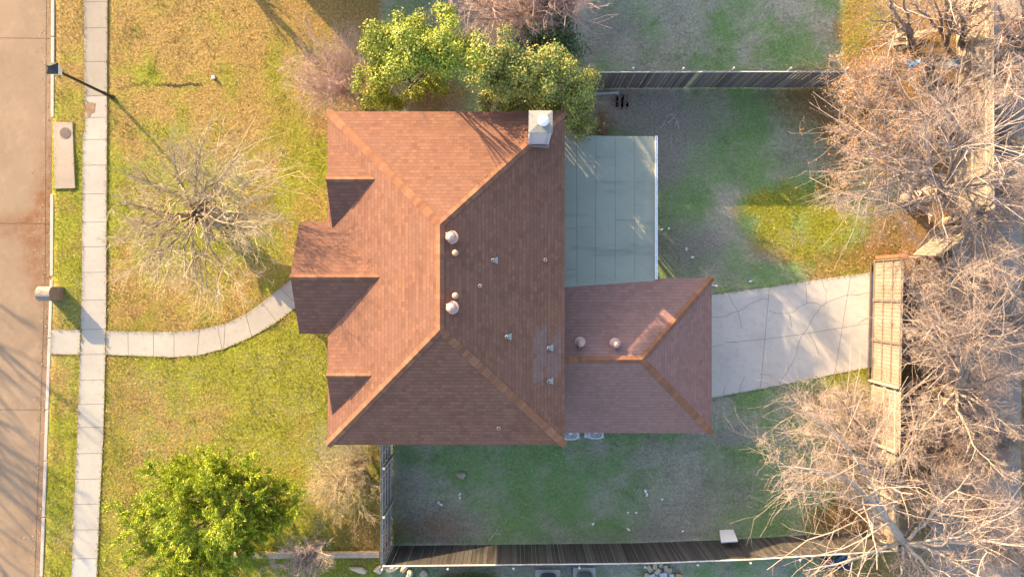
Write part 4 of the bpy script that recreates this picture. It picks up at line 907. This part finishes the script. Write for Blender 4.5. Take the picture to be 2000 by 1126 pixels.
# ------------------------------------------------------------------ evergreens
def leafmat(name, cols, trans=.15): return by_island(name, cols, .5, .35, None, trans)
L_yel = leafmat('yellow_green_leaf', [(.07, .13, .014), (.17, .235, .018), (.33, .36, .03), (.22, .29, .025), (.44, .37, .05), (.055, .105, .018)])
L_mid = leafmat('mid_green_leaf', [(.06, .115, .03), (.135, .20, .038), (.29, .325, .06), (.18, .25, .05), (.46, .31, .085), (.045, .09, .025)])
L_drk = leafmat('dark_green_leaf', [(.03, .06, .025), (.05, .09, .035), (.07, .11, .04), (.04, .075, .03)])
L_jun = leafmat('juniper_leaf', [(.11, .17, .010), (.26, .33, .014), (.38, .43, .022), (.18, .25, .012), (.33, .35, .04)])
L_hdg = leafmat('hedge_leaf', [(.08, .12, .012), (.14, .19, .02), (.24, .27, .035), (.05, .09, .012)])
def crown_leaves(lobes, dens, size, elong, rng, clump=.16, nper=14):
    C = []; Nn = []
    for x, y, z, r in lobes:
        m = max(6, int(dens*r*r)); d = unit(rng.normal(size=(m, 3))); d[:, 2] = np.where(d[:, 2] < -.35, -d[:, 2], d[:, 2])
        rr = r*rng.uniform(.55, 1.12, m)**.7; cc = np.array([x, y, z])+d*rr[:, None]*np.array([1, 1, .8])
        off = rng.normal(size=(m, nper, 3))*clump*rng.uniform(.5, 1.2, (m, 1, 1)); C.append((cc[:, None]+off).reshape(-1, 3)); Nn.append((np.repeat(d, nper, 0)+unit(off.reshape(-1, 3))*.7))
    C = np.concatenate(C); Nn = np.concatenate(Nn); return leafquads(C, Nn+np.array([0, 0, .35]), size, elong, rng)
def evergreen(name, label, base, lobes, mat, dens, size, elong, seed, clump=.16, nper=14, mtr=B_dark, cat='tree'):
    t = thing(name, label, cat, base); rng = np.random.default_rng(seed); mb = MB(); lb = [tuple(P(a, c, z))+(r,) for a, c, z, r in lobes]
    for x, y, z, r in lb:
        e = Vector((x, y, z)); s = Vector(base)+Vector((rng.normal()*.25, rng.normal()*.25, 0)); q = s.lerp(e, .5)+Vector((rng.normal()*.2, rng.normal()*.2, .3)); mb.tube([s, q, e], [.06, .045, .02], 6)
        for _ in range(5): d = Vector(rng.normal(size=3)).normalized(); mb.tube([q.lerp(e, .6), e+d*r*.8], [.022, .006], 4)
    mb.build('trunk', mtr, t, smooth=True); sub = [(x+rng.normal()*r*.6, y+rng.normal()*r*.6, z+rng.normal()*r*.35, r*rng.uniform(.32, .5)) for x, y, z, r in lb for _ in range(5)]
    V, Fc = crown_leaves([(x, y, z, r*.62) for x, y, z, r in lb]+sub, dens, size, elong, rng, clump, nper); np_obj('crown', V, Fc, mat, t); return t
evergreen('evergreen_tree', 'bright yellow-green leafy evergreen with a hollow middle at the left above the house', P(820, 150), [(728, 95, 5.0, .62), (755, 85, 5.6, .72), (792, 88, 8.4, .5), (812, 62, 6.2, .55), (842, 92, 8.4, .6), (868, 76, 6.6, .62), (900, 92, 6.2, .62), (815, 106, 8.5, .6), (845, 118, 5.2, .5), (765, 115, 5.0, .6), (745, 140, 4.4, .6), (742, 170, 3.8, .62), (752, 196, 3.3, .62), (775, 202, 2.9, .45), (886, 122, 8.3, .52), (868, 106, 8.3, .48), (785, 70, 6.0, .62), (836, 80, 6.0, .6), (846, 160, 3.6, .5)], L_yel, 230, .06, .6, 101, .12, 22)
evergreen('evergreen_tree', 'dense round evergreen with orange-tinged new leaves touching the chimney end of the house', P(1030, 175), [(950, 130, 6.6, .55), (965, 115, 7.1, .62), (1000, 118, 6.6, .7), (1035, 130, 6.8, .7), (1070, 124, 6.4, .68), (1100, 140, 5.6, .7), (955, 155, 5.8, .66), (990, 155, 5.8, .68), (1025, 170, 5.8, .7), (1062, 165, 5.8, .7), (1095, 175, 5.2, .65), (1128, 175, 4.6, .65), (1135, 205, 4.0, .6), (1125, 238, 3.2, .55), (950, 198, 4.0, .5), (980, 195, 4.5, .65), (1012, 205, 4.4, .6), (1048, 205, 4.4, .6), (1085, 208, 4.3, .6), (1110, 212, 3.9, .6), (1140, 185, 3.8, .5)], L_mid, 230, .058, .6, 103, .12, 22)
evergreen('evergreen_tree', 'small dark bluish-green bush tree behind the round evergreen, near the fence end', P(1086, 125), [(1068, 75, 3.6, .75), (1092, 92, 3.4, .75), (1105, 120, 3.0, .7), (1078, 105, 3.4, .7), (1060, 90, 3.0, .6)], L_drk, 160, .07, .6, 105)
# juniper: feathery sprays
t = thing('juniper_tree', 'bushy bright green juniper with feathery sprays at the lower left of the lawn', 'tree', P(455, 985)); rng = np.random.default_rng(107); bb = P(455, 985); L = []
tips = [(300, 925, 2.8), (330, 945, 3.6), (370, 900, 2.8), (400, 905, 3.2), (440, 910, 2.6), (480, 920, 2.8), (520, 945, 2.4), (560, 950, 2.2), (575, 985, 2.0), (545, 1010, 2.4), (510, 1040, 2.8), (480, 1080, 3.0), (440, 1120, 3.2), (390, 1110, 3.4), (330, 1110, 3.2), (270, 1090, 3.0), (260, 1040, 3.0), (275, 990, 3.2), (255, 1000, 2.4),
        (340, 1000, 4.6), (400, 960, 4.4), (420, 1020, 4.8), (370, 1050, 4.6), (460, 970, 3.8), (320, 1060, 4), (450, 1050, 3.8), (500, 980, 3.2), (300, 1130, 3), (360, 1150, 3.4), (420, 1160, 3.2), (410, 930, 3.6), (350, 975, 4.2)]
for a, c, z in tips: e = P(a, c, z); L.append(([bb+Vector((0, 0, .4+z*.2)), bb.lerp(e, .55)+Vector((0, 0, .1)), e], .05, .012))
(V, Fc), (v, f), tp = tree_mesh(L, [dict(m=10, ratio=.4, ang=(25, 60), rr=.5, up=.05, wob=.12, n=6, tmin=.3), dict(m=8, ratio=.42, ang=(20, 50), rr=.6, up=.05, wob=.12, n=5, tmin=.15)], 107)
np_obj('trunk', V, Fc, B_brown, t, smooth=True)
rg = np.random.default_rng(5)
Pm = np.array([resample(q[0], 12) for q in L]); sp1, r1 = sprout(Pm, np.full(Pm.shape[:2], .02), 13, .42, (25, 60), .5, .06, .12, 6, rg, .32); sp2, r2 = sprout(sp1, r1, 8, .5, (20, 50), .6, .06, .14, 5, rg, .12)
allp = np.concatenate([sp2.reshape(-1, 3), sp1.reshape(-1, 3)]); alld = np.concatenate([np.repeat(sp2[:, -1]-sp2[:, 0], 5, 0), np.repeat(sp1[:, -1]-sp1[:, 0], 6, 0)])
rep = 8; C = np.repeat(allp, rep, 0)+rg.normal(size=(len(allp)*rep, 3))*.035; D = unit(np.repeat(unit(alld), rep, 0)+rg.normal(size=(len(C), 3))*.45); sd_ = unit(np.cross(D, rg.normal(size=D.shape))); ln = .068*rg.uniform(.6, 1.4, len(C))[:, None]
V = np.stack([C-D*ln*.4, C+sd_*ln*.24, C+D*ln, C-sd_*ln*.24], 1).reshape(-1, 3); np_obj('crown', V, np.arange(len(V)).reshape(-1, 4), L_jun, t)
# clipped hedge at the bottom edge
t = thing('hedge', 'clipped glossy green hedge at the bottom edge below the fence', 'hedge', P(915, 1140)); rng = np.random.default_rng(109); n = 15000
x = rng.uniform(-1.28, 1.28, n); y = rng.uniform(-.75, .75, n); z = .95-.25*np.maximum(np.abs(x)/1.28, np.abs(y)/.75)**6+rng.normal(size=n)*.03+(vnoise(x+9, y+9, .25, 3)-.5)*.12; C = np.stack([x+P(915, 1140).x, y+P(0, 1146).y, z*rng.choice([1, 1, 1, .9, .7, .4], n)], 1)
V, Fc = leafquads(C, np.stack([x*.3, y*.4, np.ones(n)], 1), .045, .65, rng, .7); np_obj('crown', V, Fc, L_hdg, t); mb = MB()
for i in range(14): mb.tube([(P(915, 0).x-1.1+i*.17, P(0, 1146).y+random.uniform(-.4, .4), 0), (P(915, 0).x-1.1+i*.17, P(0, 1146).y+random.uniform(-.5, .5), .8)], [.025, .01], 5)
mb.build('stem', B_dark, t)
# ------------------------------------------------------------------ street lamp and mailbox
b = P(220, 190); t = thing('street_lamp', 'thin black post lamp with a square lantern leaning over the kerb', 'street lamp', b)
M_black = simple('black_paint', (.018, .018, .02), .45, 0, .2, 9)
mb = MB(); mb.lathe((b.x, b.y, -.02), [(.11, 0), (.11, .08), (.075, .14), (.075, .7), (.062, .75), (.055, 3.5)], 14); mb.build('post', M_black, t, smooth=False)
mb = MB(); mb.lathe((b.x, b.y, 3.46), [(.09, 0), (.05, .04), (.06, .08), (.13, .1)], 12); mb.build('lamp_holder', M_black, t)
mb = MB(); a = .13; c = .19; z0, z1 = 3.56, 3.92
vs = [(b.x+s*a, b.y+u*a, z0) for s, u in ((-1, -1), (1, -1), (1, 1), (-1, 1))]+[(b.x+s*c, b.y+u*c, z1) for s, u in ((-1, -1), (1, -1), (1, 1), (-1, 1))]
mb.add(vs, [(0, 1, 5, 4), (1, 2, 6, 5), (2, 3, 7, 6), (3, 0, 4, 7), (0, 3, 2, 1)]); M_lg = simple('milk_glass', (.75, .76, .76), .25, 0, .03, 5); mb.build('lantern_glass', M_lg, t)
mb = MB(); e = .215; vs = [(b.x+s*e, b.y+u*e, z1+.003) for s, u in ((-1, -1), (1, -1), (1, 1), (-1, 1))]+[(b.x+s*e, b.y+u*e, z1+.03) for s, u in ((-1, -1), (1, -1), (1, 1), (-1, 1))]+[(b.x, b.y, z1+.25)]
mb.add(vs, [(3, 2, 1, 0), (0, 1, 5, 4), (1, 2, 6, 5), (2, 3, 7, 6), (3, 0, 4, 7), (4, 5, 8), (5, 6, 8), (6, 7, 8), (7, 4, 8)]); mb.lathe((b.x, b.y, z1+.22), [(.03, 0), (.04, .04), (.01, .09)], 10); mb.build('lantern_roof', M_black, t)
t = thing('mailbox', 'round-topped brick mailbox pillar standing at the kerb by the front walk', 'mailbox', P(112, 573)); cx, cy = P(112, 573).x, P(112, 573).y
M_mbrick = brickmat('mailbox_brick', (.20, .125, .085), (.30, .20, .14), (.34, .30, .25), .2, .068)
um = UM(); hx, hy, zs, rz_ = .29, .29, .72, .25; n = 12
prof = [(-hy, -.15), (hy, -.15)]+[(hy*math.cos(math.pi*i/n), zs+rz_*math.sin(math.pi*i/n)) for i in range(n+1)]
for s in (-1, 1): um.poly([(cx+s*hx, cy+y_, z_) for y_, z_ in prof][::(1 if s > 0 else -1)])
um.poly([(cx-hx, cy-hy, -.15), (cx+hx, cy-hy, -.15), (cx+hx, cy-hy, zs), (cx-hx, cy-hy, zs)]); um.poly([(cx+hx, cy+hy, -.15), (cx-hx, cy+hy, -.15), (cx-hx, cy+hy, zs), (cx+hx, cy+hy, zs)])
um.build('pillar', M_mbrick, t)
M_top = by_island('mailbox_top_brick', [(.24, .185, .15), (.34, .28, .24), (.29, .23, .19), (.38, .32, .28)], .9, .15, (20, .4)); mb = MB(); m = 13
for i in range(m):
    a0, a1 = math.pi*(i+.06)/m, math.pi*(i+.94)/m; o = 1.0
    for x0, x1 in ((-hx-.012, -hx+.205), (-hx+.215, -.0), (.01, hx+.012)):
        vs = [(cx+x, cy+(hy+q)*math.cos(a), zs+(rz_+q)*math.sin(a)) for x in (x0, x1) for q in (-.01, .022) for a in (a0, a1)]
        mb.add(vs, [(2, 3, 7, 6), (0, 4, 5, 1), (0, 2, 6, 4), (1, 5, 7, 3), (0, 1, 3, 2), (4, 6, 7, 5)])
mb.build('arched_top', M_top, t)
mb = MB(); mb.box((cx-hx-.012, cy, .66), (.03, .24, .26)); dr = mb.build('door', M_black, t, bevel=.006); mb = MB(); mb.box((cx-hx-.035, cy, .75), (.02, .05, .03)); mb.build('handle', M_galv, dr)
# clean-out cap on the lawn
c = P(419, 153); t = tag(None or thing('pipe_cap', 'small white round cap standing in the golden front lawn', 'pipe cap', c)); mb = MB(); mb.lathe(c, [(.06, -.02), (.06, .10), (.075, .10), (.075, .14), (.045, .16)], 16); mb.build('cap', M_trim, t)
mb = MB(); mb.lathe((c.x, c.y, c.z+.02), [(.10, -.02), (.09, .01), (.065, .012)], 16); mb.build('collar', M_dark, t)
M_soil = simple('dark_soil', (.09, .06, .035), .95, 0, .3, 14)
mb = MB()
for a, b_ in (((228, 172), (258, 165)), ((258, 165), (290, 158)), ((300, 164), (325, 165)), ((325, 165), (352, 167)), ((352, 166), (392, 162))): strip(mb, wiggle(P(*a), P(*b_), 6, .05), random.uniform(.03, .08), .022, 0)
tag(mb.build('soil_crack', M_soil), kind='structure')
# ------------------------------------------------------------------ air conditioners
M_acd = simple('ac_metal', (.17, .18, .19), .5, .1, .1, 9); M_acl = simple('ac_pale', (.55, .55, .53), .5, .1, .1, 9); M_pad = concrete('pad_concrete', (.37, .34, .31), (.42, .39, .36))
def ac(loc, s, h, pad, label, body, rim, group=None, pm=M_pad, grille=True):
    t = thing('air_conditioner', label, 'air conditioner', loc, group); x, y = loc[0], loc[1]
    mb = MB(); mb.box((x, y, .03), (pad[0], pad[1], .10)); mb.build('pad', pm, t, bevel=.01)
    mb = MB(); n = 28; pf = []
    def sq(r, z): return [(x+r*math.copysign(abs(math.cos(2*math.pi*i/n))**.55, math.cos(2*math.pi*i/n)), y+r*math.copysign(abs(math.sin(2*math.pi*i/n))**.55, math.sin(2*math.pi*i/n)), z) for i in range(n)]
    rings = [sq(s*.5, .08), sq(s*.5, h-.05), sq(s*.47, h), sq(s*.40, h), sq(s*.385, h-.12)]; vs = sum(rings, []); k_ = len(rings)
    mb.add(vs, [(j*n+i, j*n+(i+1) % n, (j+1)*n+(i+1) % n, (j+1)*n+i) for j in range(k_-1) for i in range(n)]+[tuple(range((k_-1)*n, k_*n))]); mb.build('casing', body, t)
    mb = MB()
    for i in range(n): a = 2*math.pi*i/n; mb.bar((x+s*.49*math.copysign(abs(math.cos(a))**.55, math.cos(a)), y+s*.49*math.copysign(abs(math.sin(a))**.55, math.sin(a)), .12), (x+s*.49*math.copysign(abs(math.cos(a))**.55, math.cos(a)), y+s*.49*math.copysign(abs(math.sin(a))**.55, math.sin(a)), h-.08), .02)
    mb.build('side_grille', rim, t)
    mb = MB(); m = 9
    for i in range(-m, m+1): w = s*.39; mb.box((x+i*w/m*.98, y, h-.01), (.010, 2*w*math.sqrt(max(.12, 1-(i/m)**4)), .01))
    mb.lathe((x, y, h-.03), [(s*.14, 0), (s*.14, .03), (s*.05, .045)], 18); mb.build('top_grille', body if grille else rim, t)
    mb = MB()
    for i in range(4):
        a = i*math.pi/2+.4; mb.bar((x, y, h-.09), (x+s*.33*math.cos(a), y+s*.33*math.sin(a), h-.085), .14, .01)
    mb.build('fan', rim, t); return t
ac(P(1070, 1132), .74, .72, (1.10, 1.0), 'dark slatted air conditioner on a square concrete pad at the bottom edge, the left one', M_acd, M_acd)
ac(P(1141, 1128), .72, .74, (.98, 1.0), 'grey air conditioner with an open round fan top on the right bottom pad', simple('ac_bluegrey', (.30, .33, .36), .5, .1, .1, 9), M_acd)
ac(P(1112, 838), .66, .7, (.9, .8), 'pale air conditioner half hidden under the garage eave, next to the house wall', M_acl, M_acd, 'pair of units under the garage eave', M_acl)
ac(P(1160, 836), .66, .7, (.86, .8), 'pale air conditioner half hidden under the garage eave, the right one of the pair', M_acl, M_acd, 'pair of units under the garage eave', M_acl)
c = P(1111, 1112); mb = MB(); mb.box((c.x, c.y, .03), (.2, .38, .06), rz=.1); tag(mb.build('stepping_stone', simple('slate', (.16, .16, .16), .9)), 'small dark slab lying between the two bottom air conditioners', 'paving slab')
# mattress-like board against the fence
t = MB(); q = [(1403, 1028), (1427, 1028), (1442, 1058), (1410, 1062)]; lo = [P(1403, 1030, .9), P(1428, 1029, .9)]
a, b_ = P(1405, 1036, .05), P(1432, 1035, .05); c_, d_ = P(1408, 1060, 1.15), P(1441, 1058, 1.15)
up_ = Vector((0, .07, .05)); t.add([a, b_, d_, c_, a+up_, b_+up_, d_+up_, c_+up_], [(0, 3, 2, 1), (4, 5, 6, 7), (0, 1, 5, 4), (1, 2, 6, 5), (2, 3, 7, 6), (3, 0, 4, 7)])
tag(t.build('white_board', simple('white_panel', (.62, .60, .60), .6, 0, .05, 4), bevel=.015), 'thick white panel leaning on the dark fence', 'panel')
# low edging wall and stones at the bottom
M_edge = simple('edging_stone', (.36, .28, .20), .9, 0, .25, 7)
a, b_ = P(450, 1082), P(742, 1080); tb = MB(); tb.bar(a+Vector((0, 0, .08)), b_+Vector((0, 0, .08)), .24, .24); tag(tb.build('retaining_wall', M_edge, bevel=.02), 'low tan concrete edging wall running to the side fence bottom', 'garden wall')
for i, (px, py, w, dd) in enumerate(((702, 1112, .8, .24), (740, 1112, .45, .3), (768, 1110, .6, .25), (790, 1109, .5, .22), (828, 1120, .34, .34), (800, 1122, .5, .3))):
    bm = bmesh.new(); bmesh.ops.create_icosphere(bm, subdivisions=3, radius=.5)
    for v in bm.verts: v.co *= 1+.14*math.sin(v.co.x*9+i)+.1*math.sin(v.co.y*13+i*2); v.co.x *= w; v.co.y *= dd; v.co.z *= .26
    me = bpy.data.meshes.new('edging_stone'); bm.to_mesh(me); bm.free(); me.materials.append(simple('pale_limestone', (.46, .38, .28), .9, 0, .2, 6) if i == 0 else bpy.data.materials['pale_limestone']); o = bpy.data.objects.new('edging_stone', me); COL.objects.link(o); o.location = P(px, py, .06); o.rotation_euler.z = i*.3-.2
    tag(o, ['long pale stone leftmost in the bed outside the fence corner', 'pale stone second from the left outside the fence corner', 'pale flat stone in the sun below the fence corner', 'pale stone nearest the shade below the fence', 'squarish tan stone just left of the hedge', 'tan stone in shade between the sunlit stones and the hedge'][i], 'stone', 'garden edging stones')
c = P(902, 927, .04); bm = bmesh.new(); bmesh.ops.create_icosphere(bm, subdivisions=3, radius=.5)
for v in bm.verts: v.co *= 1+.12*math.sin(v.co.x*11)+.1*math.sin(v.co.y*8+1); v.co.x *= .42; v.co.y *= .36; v.co.z *= .26
me = bpy.data.meshes.new('rock'); bm.to_mesh(me); bm.free(); me.materials.append(simple('tan_rock', (.34, .28, .20), .9, 0, .25, 9)); o = bpy.data.objects.new('rock', me); COL.objects.link(o); o.location = c; tag(o, 'single round tan rock in the shaded side yard below the roof', 'rock')
# rubble pile at the bottom
bl = [(1268, 1108, .0, 0), (1278, 1102, .08, 0), (1290, 1100, .0, 1), (1299, 1106, .06, 0), (1283, 1112, .1, 1), (1293, 1118, .14, 2), (1306, 1114, .0, 0), (1273, 1122, .04, 2), (1310, 1124, .05, 2), (1262, 1124, .0, 0), (1284, 1126, .2, 2), (1325, 1122, .0, 3), (1299, 1128, .16, 2)]
BM_ = [simple('tan_block', (.42, .32, .22), .9, 0, .2, 9), simple('buff_block', (.48, .38, .28), .9, 0, .2, 9), simple('grey_block', (.45, .46, .48), .9, 0, .15, 9), simple('orange_block', (.48, .25, .14), .9, 0, .2, 9)]
for i, (px, py, z, mi) in enumerate(bl):
    mb = MB(); s_ = random.uniform(.8, 1.2); p = P(px, py); mb.box((p.x, p.y, z+.06), (.30*s_, .20*s_, .11), rz=random.uniform(0, 3)); o = mb.build('rubble_block', BM_[mi], bevel=.012)
    tag(o, 'orange block lying right of the rubble heap at the bottom edge' if mi == 3 else ['tan', 'buff', 'grey'][mi]+' masonry block in the rubble heap at the bottom edge', 'block', 'rubble heap blocks')
# things in the right-hand yards
M_plank = simple('cut_timber', (.46, .36, .23), .9, 0, .2, 8)
for i, (a, b_, z, lb) in enumerate((((1735, 82), (1805, 70), .08, 'longest pale plank across the pile under the slim trees'), ((1740, 88), (1775, 84), .08, 'short thick plank in front of the plank pile'), ((1745, 72), (1830, 62), .2, 'pale plank lying farthest back on the pile'), ((1738, 76), (1790, 76), .3, 'plank on top of the pile under the slim trees'), ((1755, 96), (1772, 90), .06, 'stub of plank lying nearest the shrubs'))):
    mb = MB(); mb.bar(P(*a)+Vector((0, 0, z)), P(*b_)+Vector((0, 0, z+.03)), .14, .05); tag(mb.build('plank', M_plank), lb, 'plank', 'planks piled in the right-hand yard')
def sheet(name, label, cat, poly, z, mat, amp=.10, n=14):
    (x0, y0), (x1, y1) = poly; U, Vv = np.meshgrid(np.linspace(0, 1, n*2), np.linspace(0, 1, n), indexing='ij'); a = P(x0, y0); b = P(x1, y1)
    X = a.x+(b.x-a.x)*U+(vnoise(U*9, Vv*9, 2., 7)-.5)*.15; Y = a.y+(b.y-a.y)*Vv+(vnoise(U*9+4, Vv*9, 2., 9)-.5)*.3; Z = z+fbm(U*8, Vv*8, 1.4, 12)*amp*3
    idx = np.arange(X.size).reshape(X.shape); Fq = np.stack([idx[:-1, :-1], idx[1:, :-1], idx[1:, 1:], idx[:-1, 1:]], -1).reshape(-1, 4)
    o = np_obj(name, np.stack([X, Y, Z], -1).reshape(-1, 3), Fq, mat, smooth=True); md = o.modifiers.new('thick', 'SOLIDIFY'); md.thickness = .012; return tag(o, label, cat)
M_tarp = simple('blue_tarp', (.14, .33, .62), .5, 0, .15, 6); M_tarpd = simple('dark_blue_cover', (.012, .03, .085), .5, 0, .2, 6)
sheet('tarp', 'crumpled bright blue tarp showing through the brush near the corner fence', 'tarp', ((1762, 138), (1862, 122)), .25, M_tarp)
sheet('tarp', 'dark blue crumpled cover in the shade below the end of the bottom fence', 'tarp', ((1600, 1108), (1655, 1080)), .15, M_tarpd)
c = P(1172, 184); mb = MB(); mb.bar(P(1158, 184)+Vector((0, 0, .05)), P(1208, 182)+Vector((0, 0, .07)), .10, .04); tag(mb.build('plank', simple('grey_plank', (.40, .42, .43), .8)), 'pale grey plank on the ground against the dark fence by the evergreen', 'plank')
M_pav = by_island('red_paver', [(.20, .14, .125), (.23, .165, .145), (.26, .19, .17)], .9, .1, (20, .4)); mb = MB()
for i in range(6):
    for j in range(5): 
        if random.random() < .85: p = P(1200+i*5.2+random.uniform(-1, 1), 190+j*4.6+random.uniform(-1, 1)); mb.box((p.x, p.y, .018), (.21, .10, .04), rz=random.uniform(-.2, .2)+(i % 2)*1.57)
tag(mb.build('paver_patch', M_pav), 'patch of loose dark red pavers below the plank by the fence', 'pavers')
# sticks
M_stick = simple('bleached_stick', (.47, .43, .38), .9, 0, .2, 9)
sticks = [((1305, 240), (1322, 222)), ((1290, 250), (1300, 236)), ((1318, 246), (1322, 232)), ((1326, 250), (1318, 238)), ((1300, 228), (1316, 224)), ((955, 1055), (975, 1026)), ((1338, 1015), (1352, 1025)), ((1268, 922), (1276, 930)), ((1242, 962), (1250, 950))]
for i, (a, b_) in enumerate(sticks):
    p, q = P(*a)+Vector((0, 0, .03)), P(*b_)+Vector((0, 0, .05)); mb = MB(); m = p.lerp(q, .5)+Vector((random.uniform(-.05, .05), random.uniform(-.05, .05), .03)); mb.tube([p, m, q], [.016, .013, .006], 6); d = (q-p)
    mb.tube([m, m+Vector((d.y, -d.x, .05))*.35+d*.25], [.01, .004], 5)
    if i < 5: tag(mb.build('stick', M_stick), 'bleached dead stick in the small heap on bare soil right of the evergreens', 'stick', 'stick heap')
    else: tag(mb.build('stick', M_stick), ['long thin stick lying near the bottom fence in the side yard', 'pale stick lying nearest the white panel', 'short stick in the grass below the garage roof', 'curved thin stick in the grass left of the scraps'][i-5], 'stick')
# scraps
M_scrap = simple('white_scrap', (.70, .72, .74), .6, 0, .05, 5)
for i, (px, py) in enumerate(((1260, 958), (1263, 965), (1226, 1000), (1242, 1000), (1293, 974), (1227, 1033), (1333, 1036), (856, 980), (861, 984), (898, 964), (898, 971), (1158, 1022), (1391, 557), (1398, 558), (1465, 549), (1292, 448), (1306, 446), (1340, 486), (1352, 502))):
    p = P(px, py); mb = MB(); l = random.uniform(.06, .17); mb.box((p.x, p.y, .03), (l, random.uniform(.035, .07), .02), rz=random.uniform(0, 3)); mb.box((p.x+.03, p.y+.02, .045), (l*.4, .05, .02), rz=random.uniform(0, 3))
    tag(mb.build('scrap', M_scrap), 'small white scrap lying in the shaded back yard grass', 'scrap', 'white scraps in the back yard')

# ------------------------------------------------------------------ grass blades and fallen leaves
rng = np.random.default_rng(3)
def scatter(n, x0, x1, y0, y1):
    x = rng.uniform(x0, x1, n); y = rng.uniform(y0, y1, n); ok = x > curb_x(y)+.03
    for q in HARD: ok &= ~in_poly(x, y, q)
    return x[ok], y[ok]
x, y = scatter(330000, -20.8, 17.2, -13., 13.); g, b, l, pl = ground_maps(x, y)
tuft = fbm(x+30, y+30, .55, 70)*.6+fbm(x+30, y+30, .22, 75)*.4
keep = rng.random(len(x)) < np.clip(.30+1.1*(tuft-.38)*2-b*.8-l*.35, .02, 1); x, y, g, tuft, pl = x[keep], y[keep], g[keep], tuft[keep], pl[keep]; n = len(x)
h = (.018+.075*np.clip(tuft-.3, 0, 1))*rng.uniform(.6, 1.5, n); a = rng.uniform(0, 2*np.pi, n); w = .010*rng.uniform(.7, 1.5, n); ln = rng.uniform(.3, 1.3, n)*h
dx, dy = np.cos(a), np.sin(a); base = np.stack([x, y, np.full(n, -.03)], 1)
V = np.stack([base+np.stack([-dy*w, dx*w, 0*w], 1), base+np.stack([dy*w, -dx*w, 0*w], 1), base+np.stack([dx*ln+dy*w*.4, dy*ln-dx*w*.4, h+.03], 1), base+np.stack([dx*ln-dy*w*.4, dy*ln+dx*w*.4, h+.03], 1)], 1)
# tufts creeping over the edges of the concrete
E_ = []
for q in (SIDEWALK, WALK, APRON, DRIVE, INLET):
    for p0, p1 in zip(q, q[1:]+q[:1]):
        c_ = int((p1-p0).length*55); tt = rng.random(c_); d_ = (p1-p0).normalized(); off = rng.normal(size=c_)*.03*(.4+1.6*vnoise(p0.x+tt*9+20, p0.y+tt*9+20, .8, 4)); E_.append(np.stack([p0.x+(p1.x-p0.x)*tt-d_.y*off, p0.y+(p1.y-p0.y)*tt+d_.x*off], 1))
E_ = np.concatenate(E_); ok = (E_[:, 0] > curb_x(E_[:, 1])+.02)
E_ = E_[ok]; eg, _, _, ep = ground_maps(E_[:, 0], E_[:, 1]); m_ = len(E_); ea = rng.uniform(0, 2*np.pi, m_); eh = rng.uniform(.02, .07, m_); el = eh*rng.uniform(.5, 1.2, m_); ew = .012*rng.uniform(.7, 1.4, m_); ex, ey = np.cos(ea), np.sin(ea); eb = np.stack([E_[:, 0], E_[:, 1], np.full(m_, -.01)], 1)
VE = np.stack([eb+np.stack([-ey*ew, ex*ew, 0*ew], 1), eb+np.stack([ey*ew, -ex*ew, 0*ew], 1), eb+np.stack([ex*el+ey*ew*.4, ey*el-ex*ew*.4, eh+.02], 1), eb+np.stack([ex*el-ey*ew*.4, ey*el+ex*ew*.4, eh+.02], 1)], 1)
V = np.concatenate([V, VE]); g = np.concatenate([g, eg*.6]); tuft = np.concatenate([tuft, np.full(m_, .45)]); pl = np.concatenate([pl, ep]); n = len(V)
isg = rng.random(n) < np.clip((g-.30)*2.2+.1+(tuft-.5)*1.2, 0, 1)
GR = by_island('green_blade', [(.15, .18, .015), (.26, .28, .03), (.35, .34, .05), (.20, .24, .022)], .7, .2, None, .35); DR = by_island('dry_blade', [(.25, .185, .06), (.38, .30, .115), (.32, .245, .085), (.45, .36, .15)], .8, .15, None, .25)
GP = by_island('shade_green_blade', [(.13, .20, .07), (.19, .28, .10), (.25, .34, .14), (.16, .24, .08)], .7, .2, None, .3); DP = by_island('shade_straw_blade', [(.25, .24, .18), (.34, .33, .25), (.30, .285, .21), (.40, .385, .30)], .8, .15, None, .2)  # shaded copies of both blades, lifted shade put into their colour
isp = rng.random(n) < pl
for m, nm, mt, lb in ((isg & ~isp, 'green_grass', GR, 'live green grass in the sunny front lawn'), (~isg & ~isp, 'dry_grass', DR, 'golden dry grass of the front lawn'), (isg & isp, 'green_grass', GP, 'green grass of the shaded back yards'), (~isg & isp, 'dry_grass', DP, 'dry grass of the back yards with a greyish shade tone in its colour')): v = V[m].reshape(-1, 3); tag(np_obj(nm, v, np.arange(len(v)).reshape(-1, 4), mt), lb, 'grass', None, 'stuff')
x, y = scatter(90000, -20.8, 24., -13., 13.); g, b, l, pl = ground_maps(x, y); keep = rng.random(len(x)) < np.clip(l*.75+.03, 0, .9); x, y = x[keep], y[keep]; n = len(x)
V, Fc = leafquads(np.stack([x, y, np.full(n, .035)+rng.uniform(0, .03, n)], 1), np.tile([0, 0, 1.], (n, 1)), .038, .75, rng, .5)
tag(np_obj('fallen_leaves', V, Fc, by_island('fallen_leaf', [(.22, .10, .03), (.36, .21, .08), (.48, .33, .15), (.30, .15, .05), (.55, .42, .25)], .8, .2)), 'brown fallen leaves scattered over the lawns', 'fallen leaves', None, 'stuff')
# a few leaves and twigs blown into the gutter and onto the concrete
n = 500; yy = rng.uniform(-12.8, 12.8, n); xx = curb_x(yy)-.12-np.abs(rng.normal(size=n))*.35; V, Fc = leafquads(np.stack([xx, yy, np.full(n, -.115)], 1), np.tile([0, 0, 1.], (n, 1)), .035, .8, rng, .4)
tag(np_obj('gutter_leaves', V, Fc, bpy.data.materials['fallen_leaf']), 'dead leaves blown along the street gutter', 'fallen leaves', None, 'stuff')
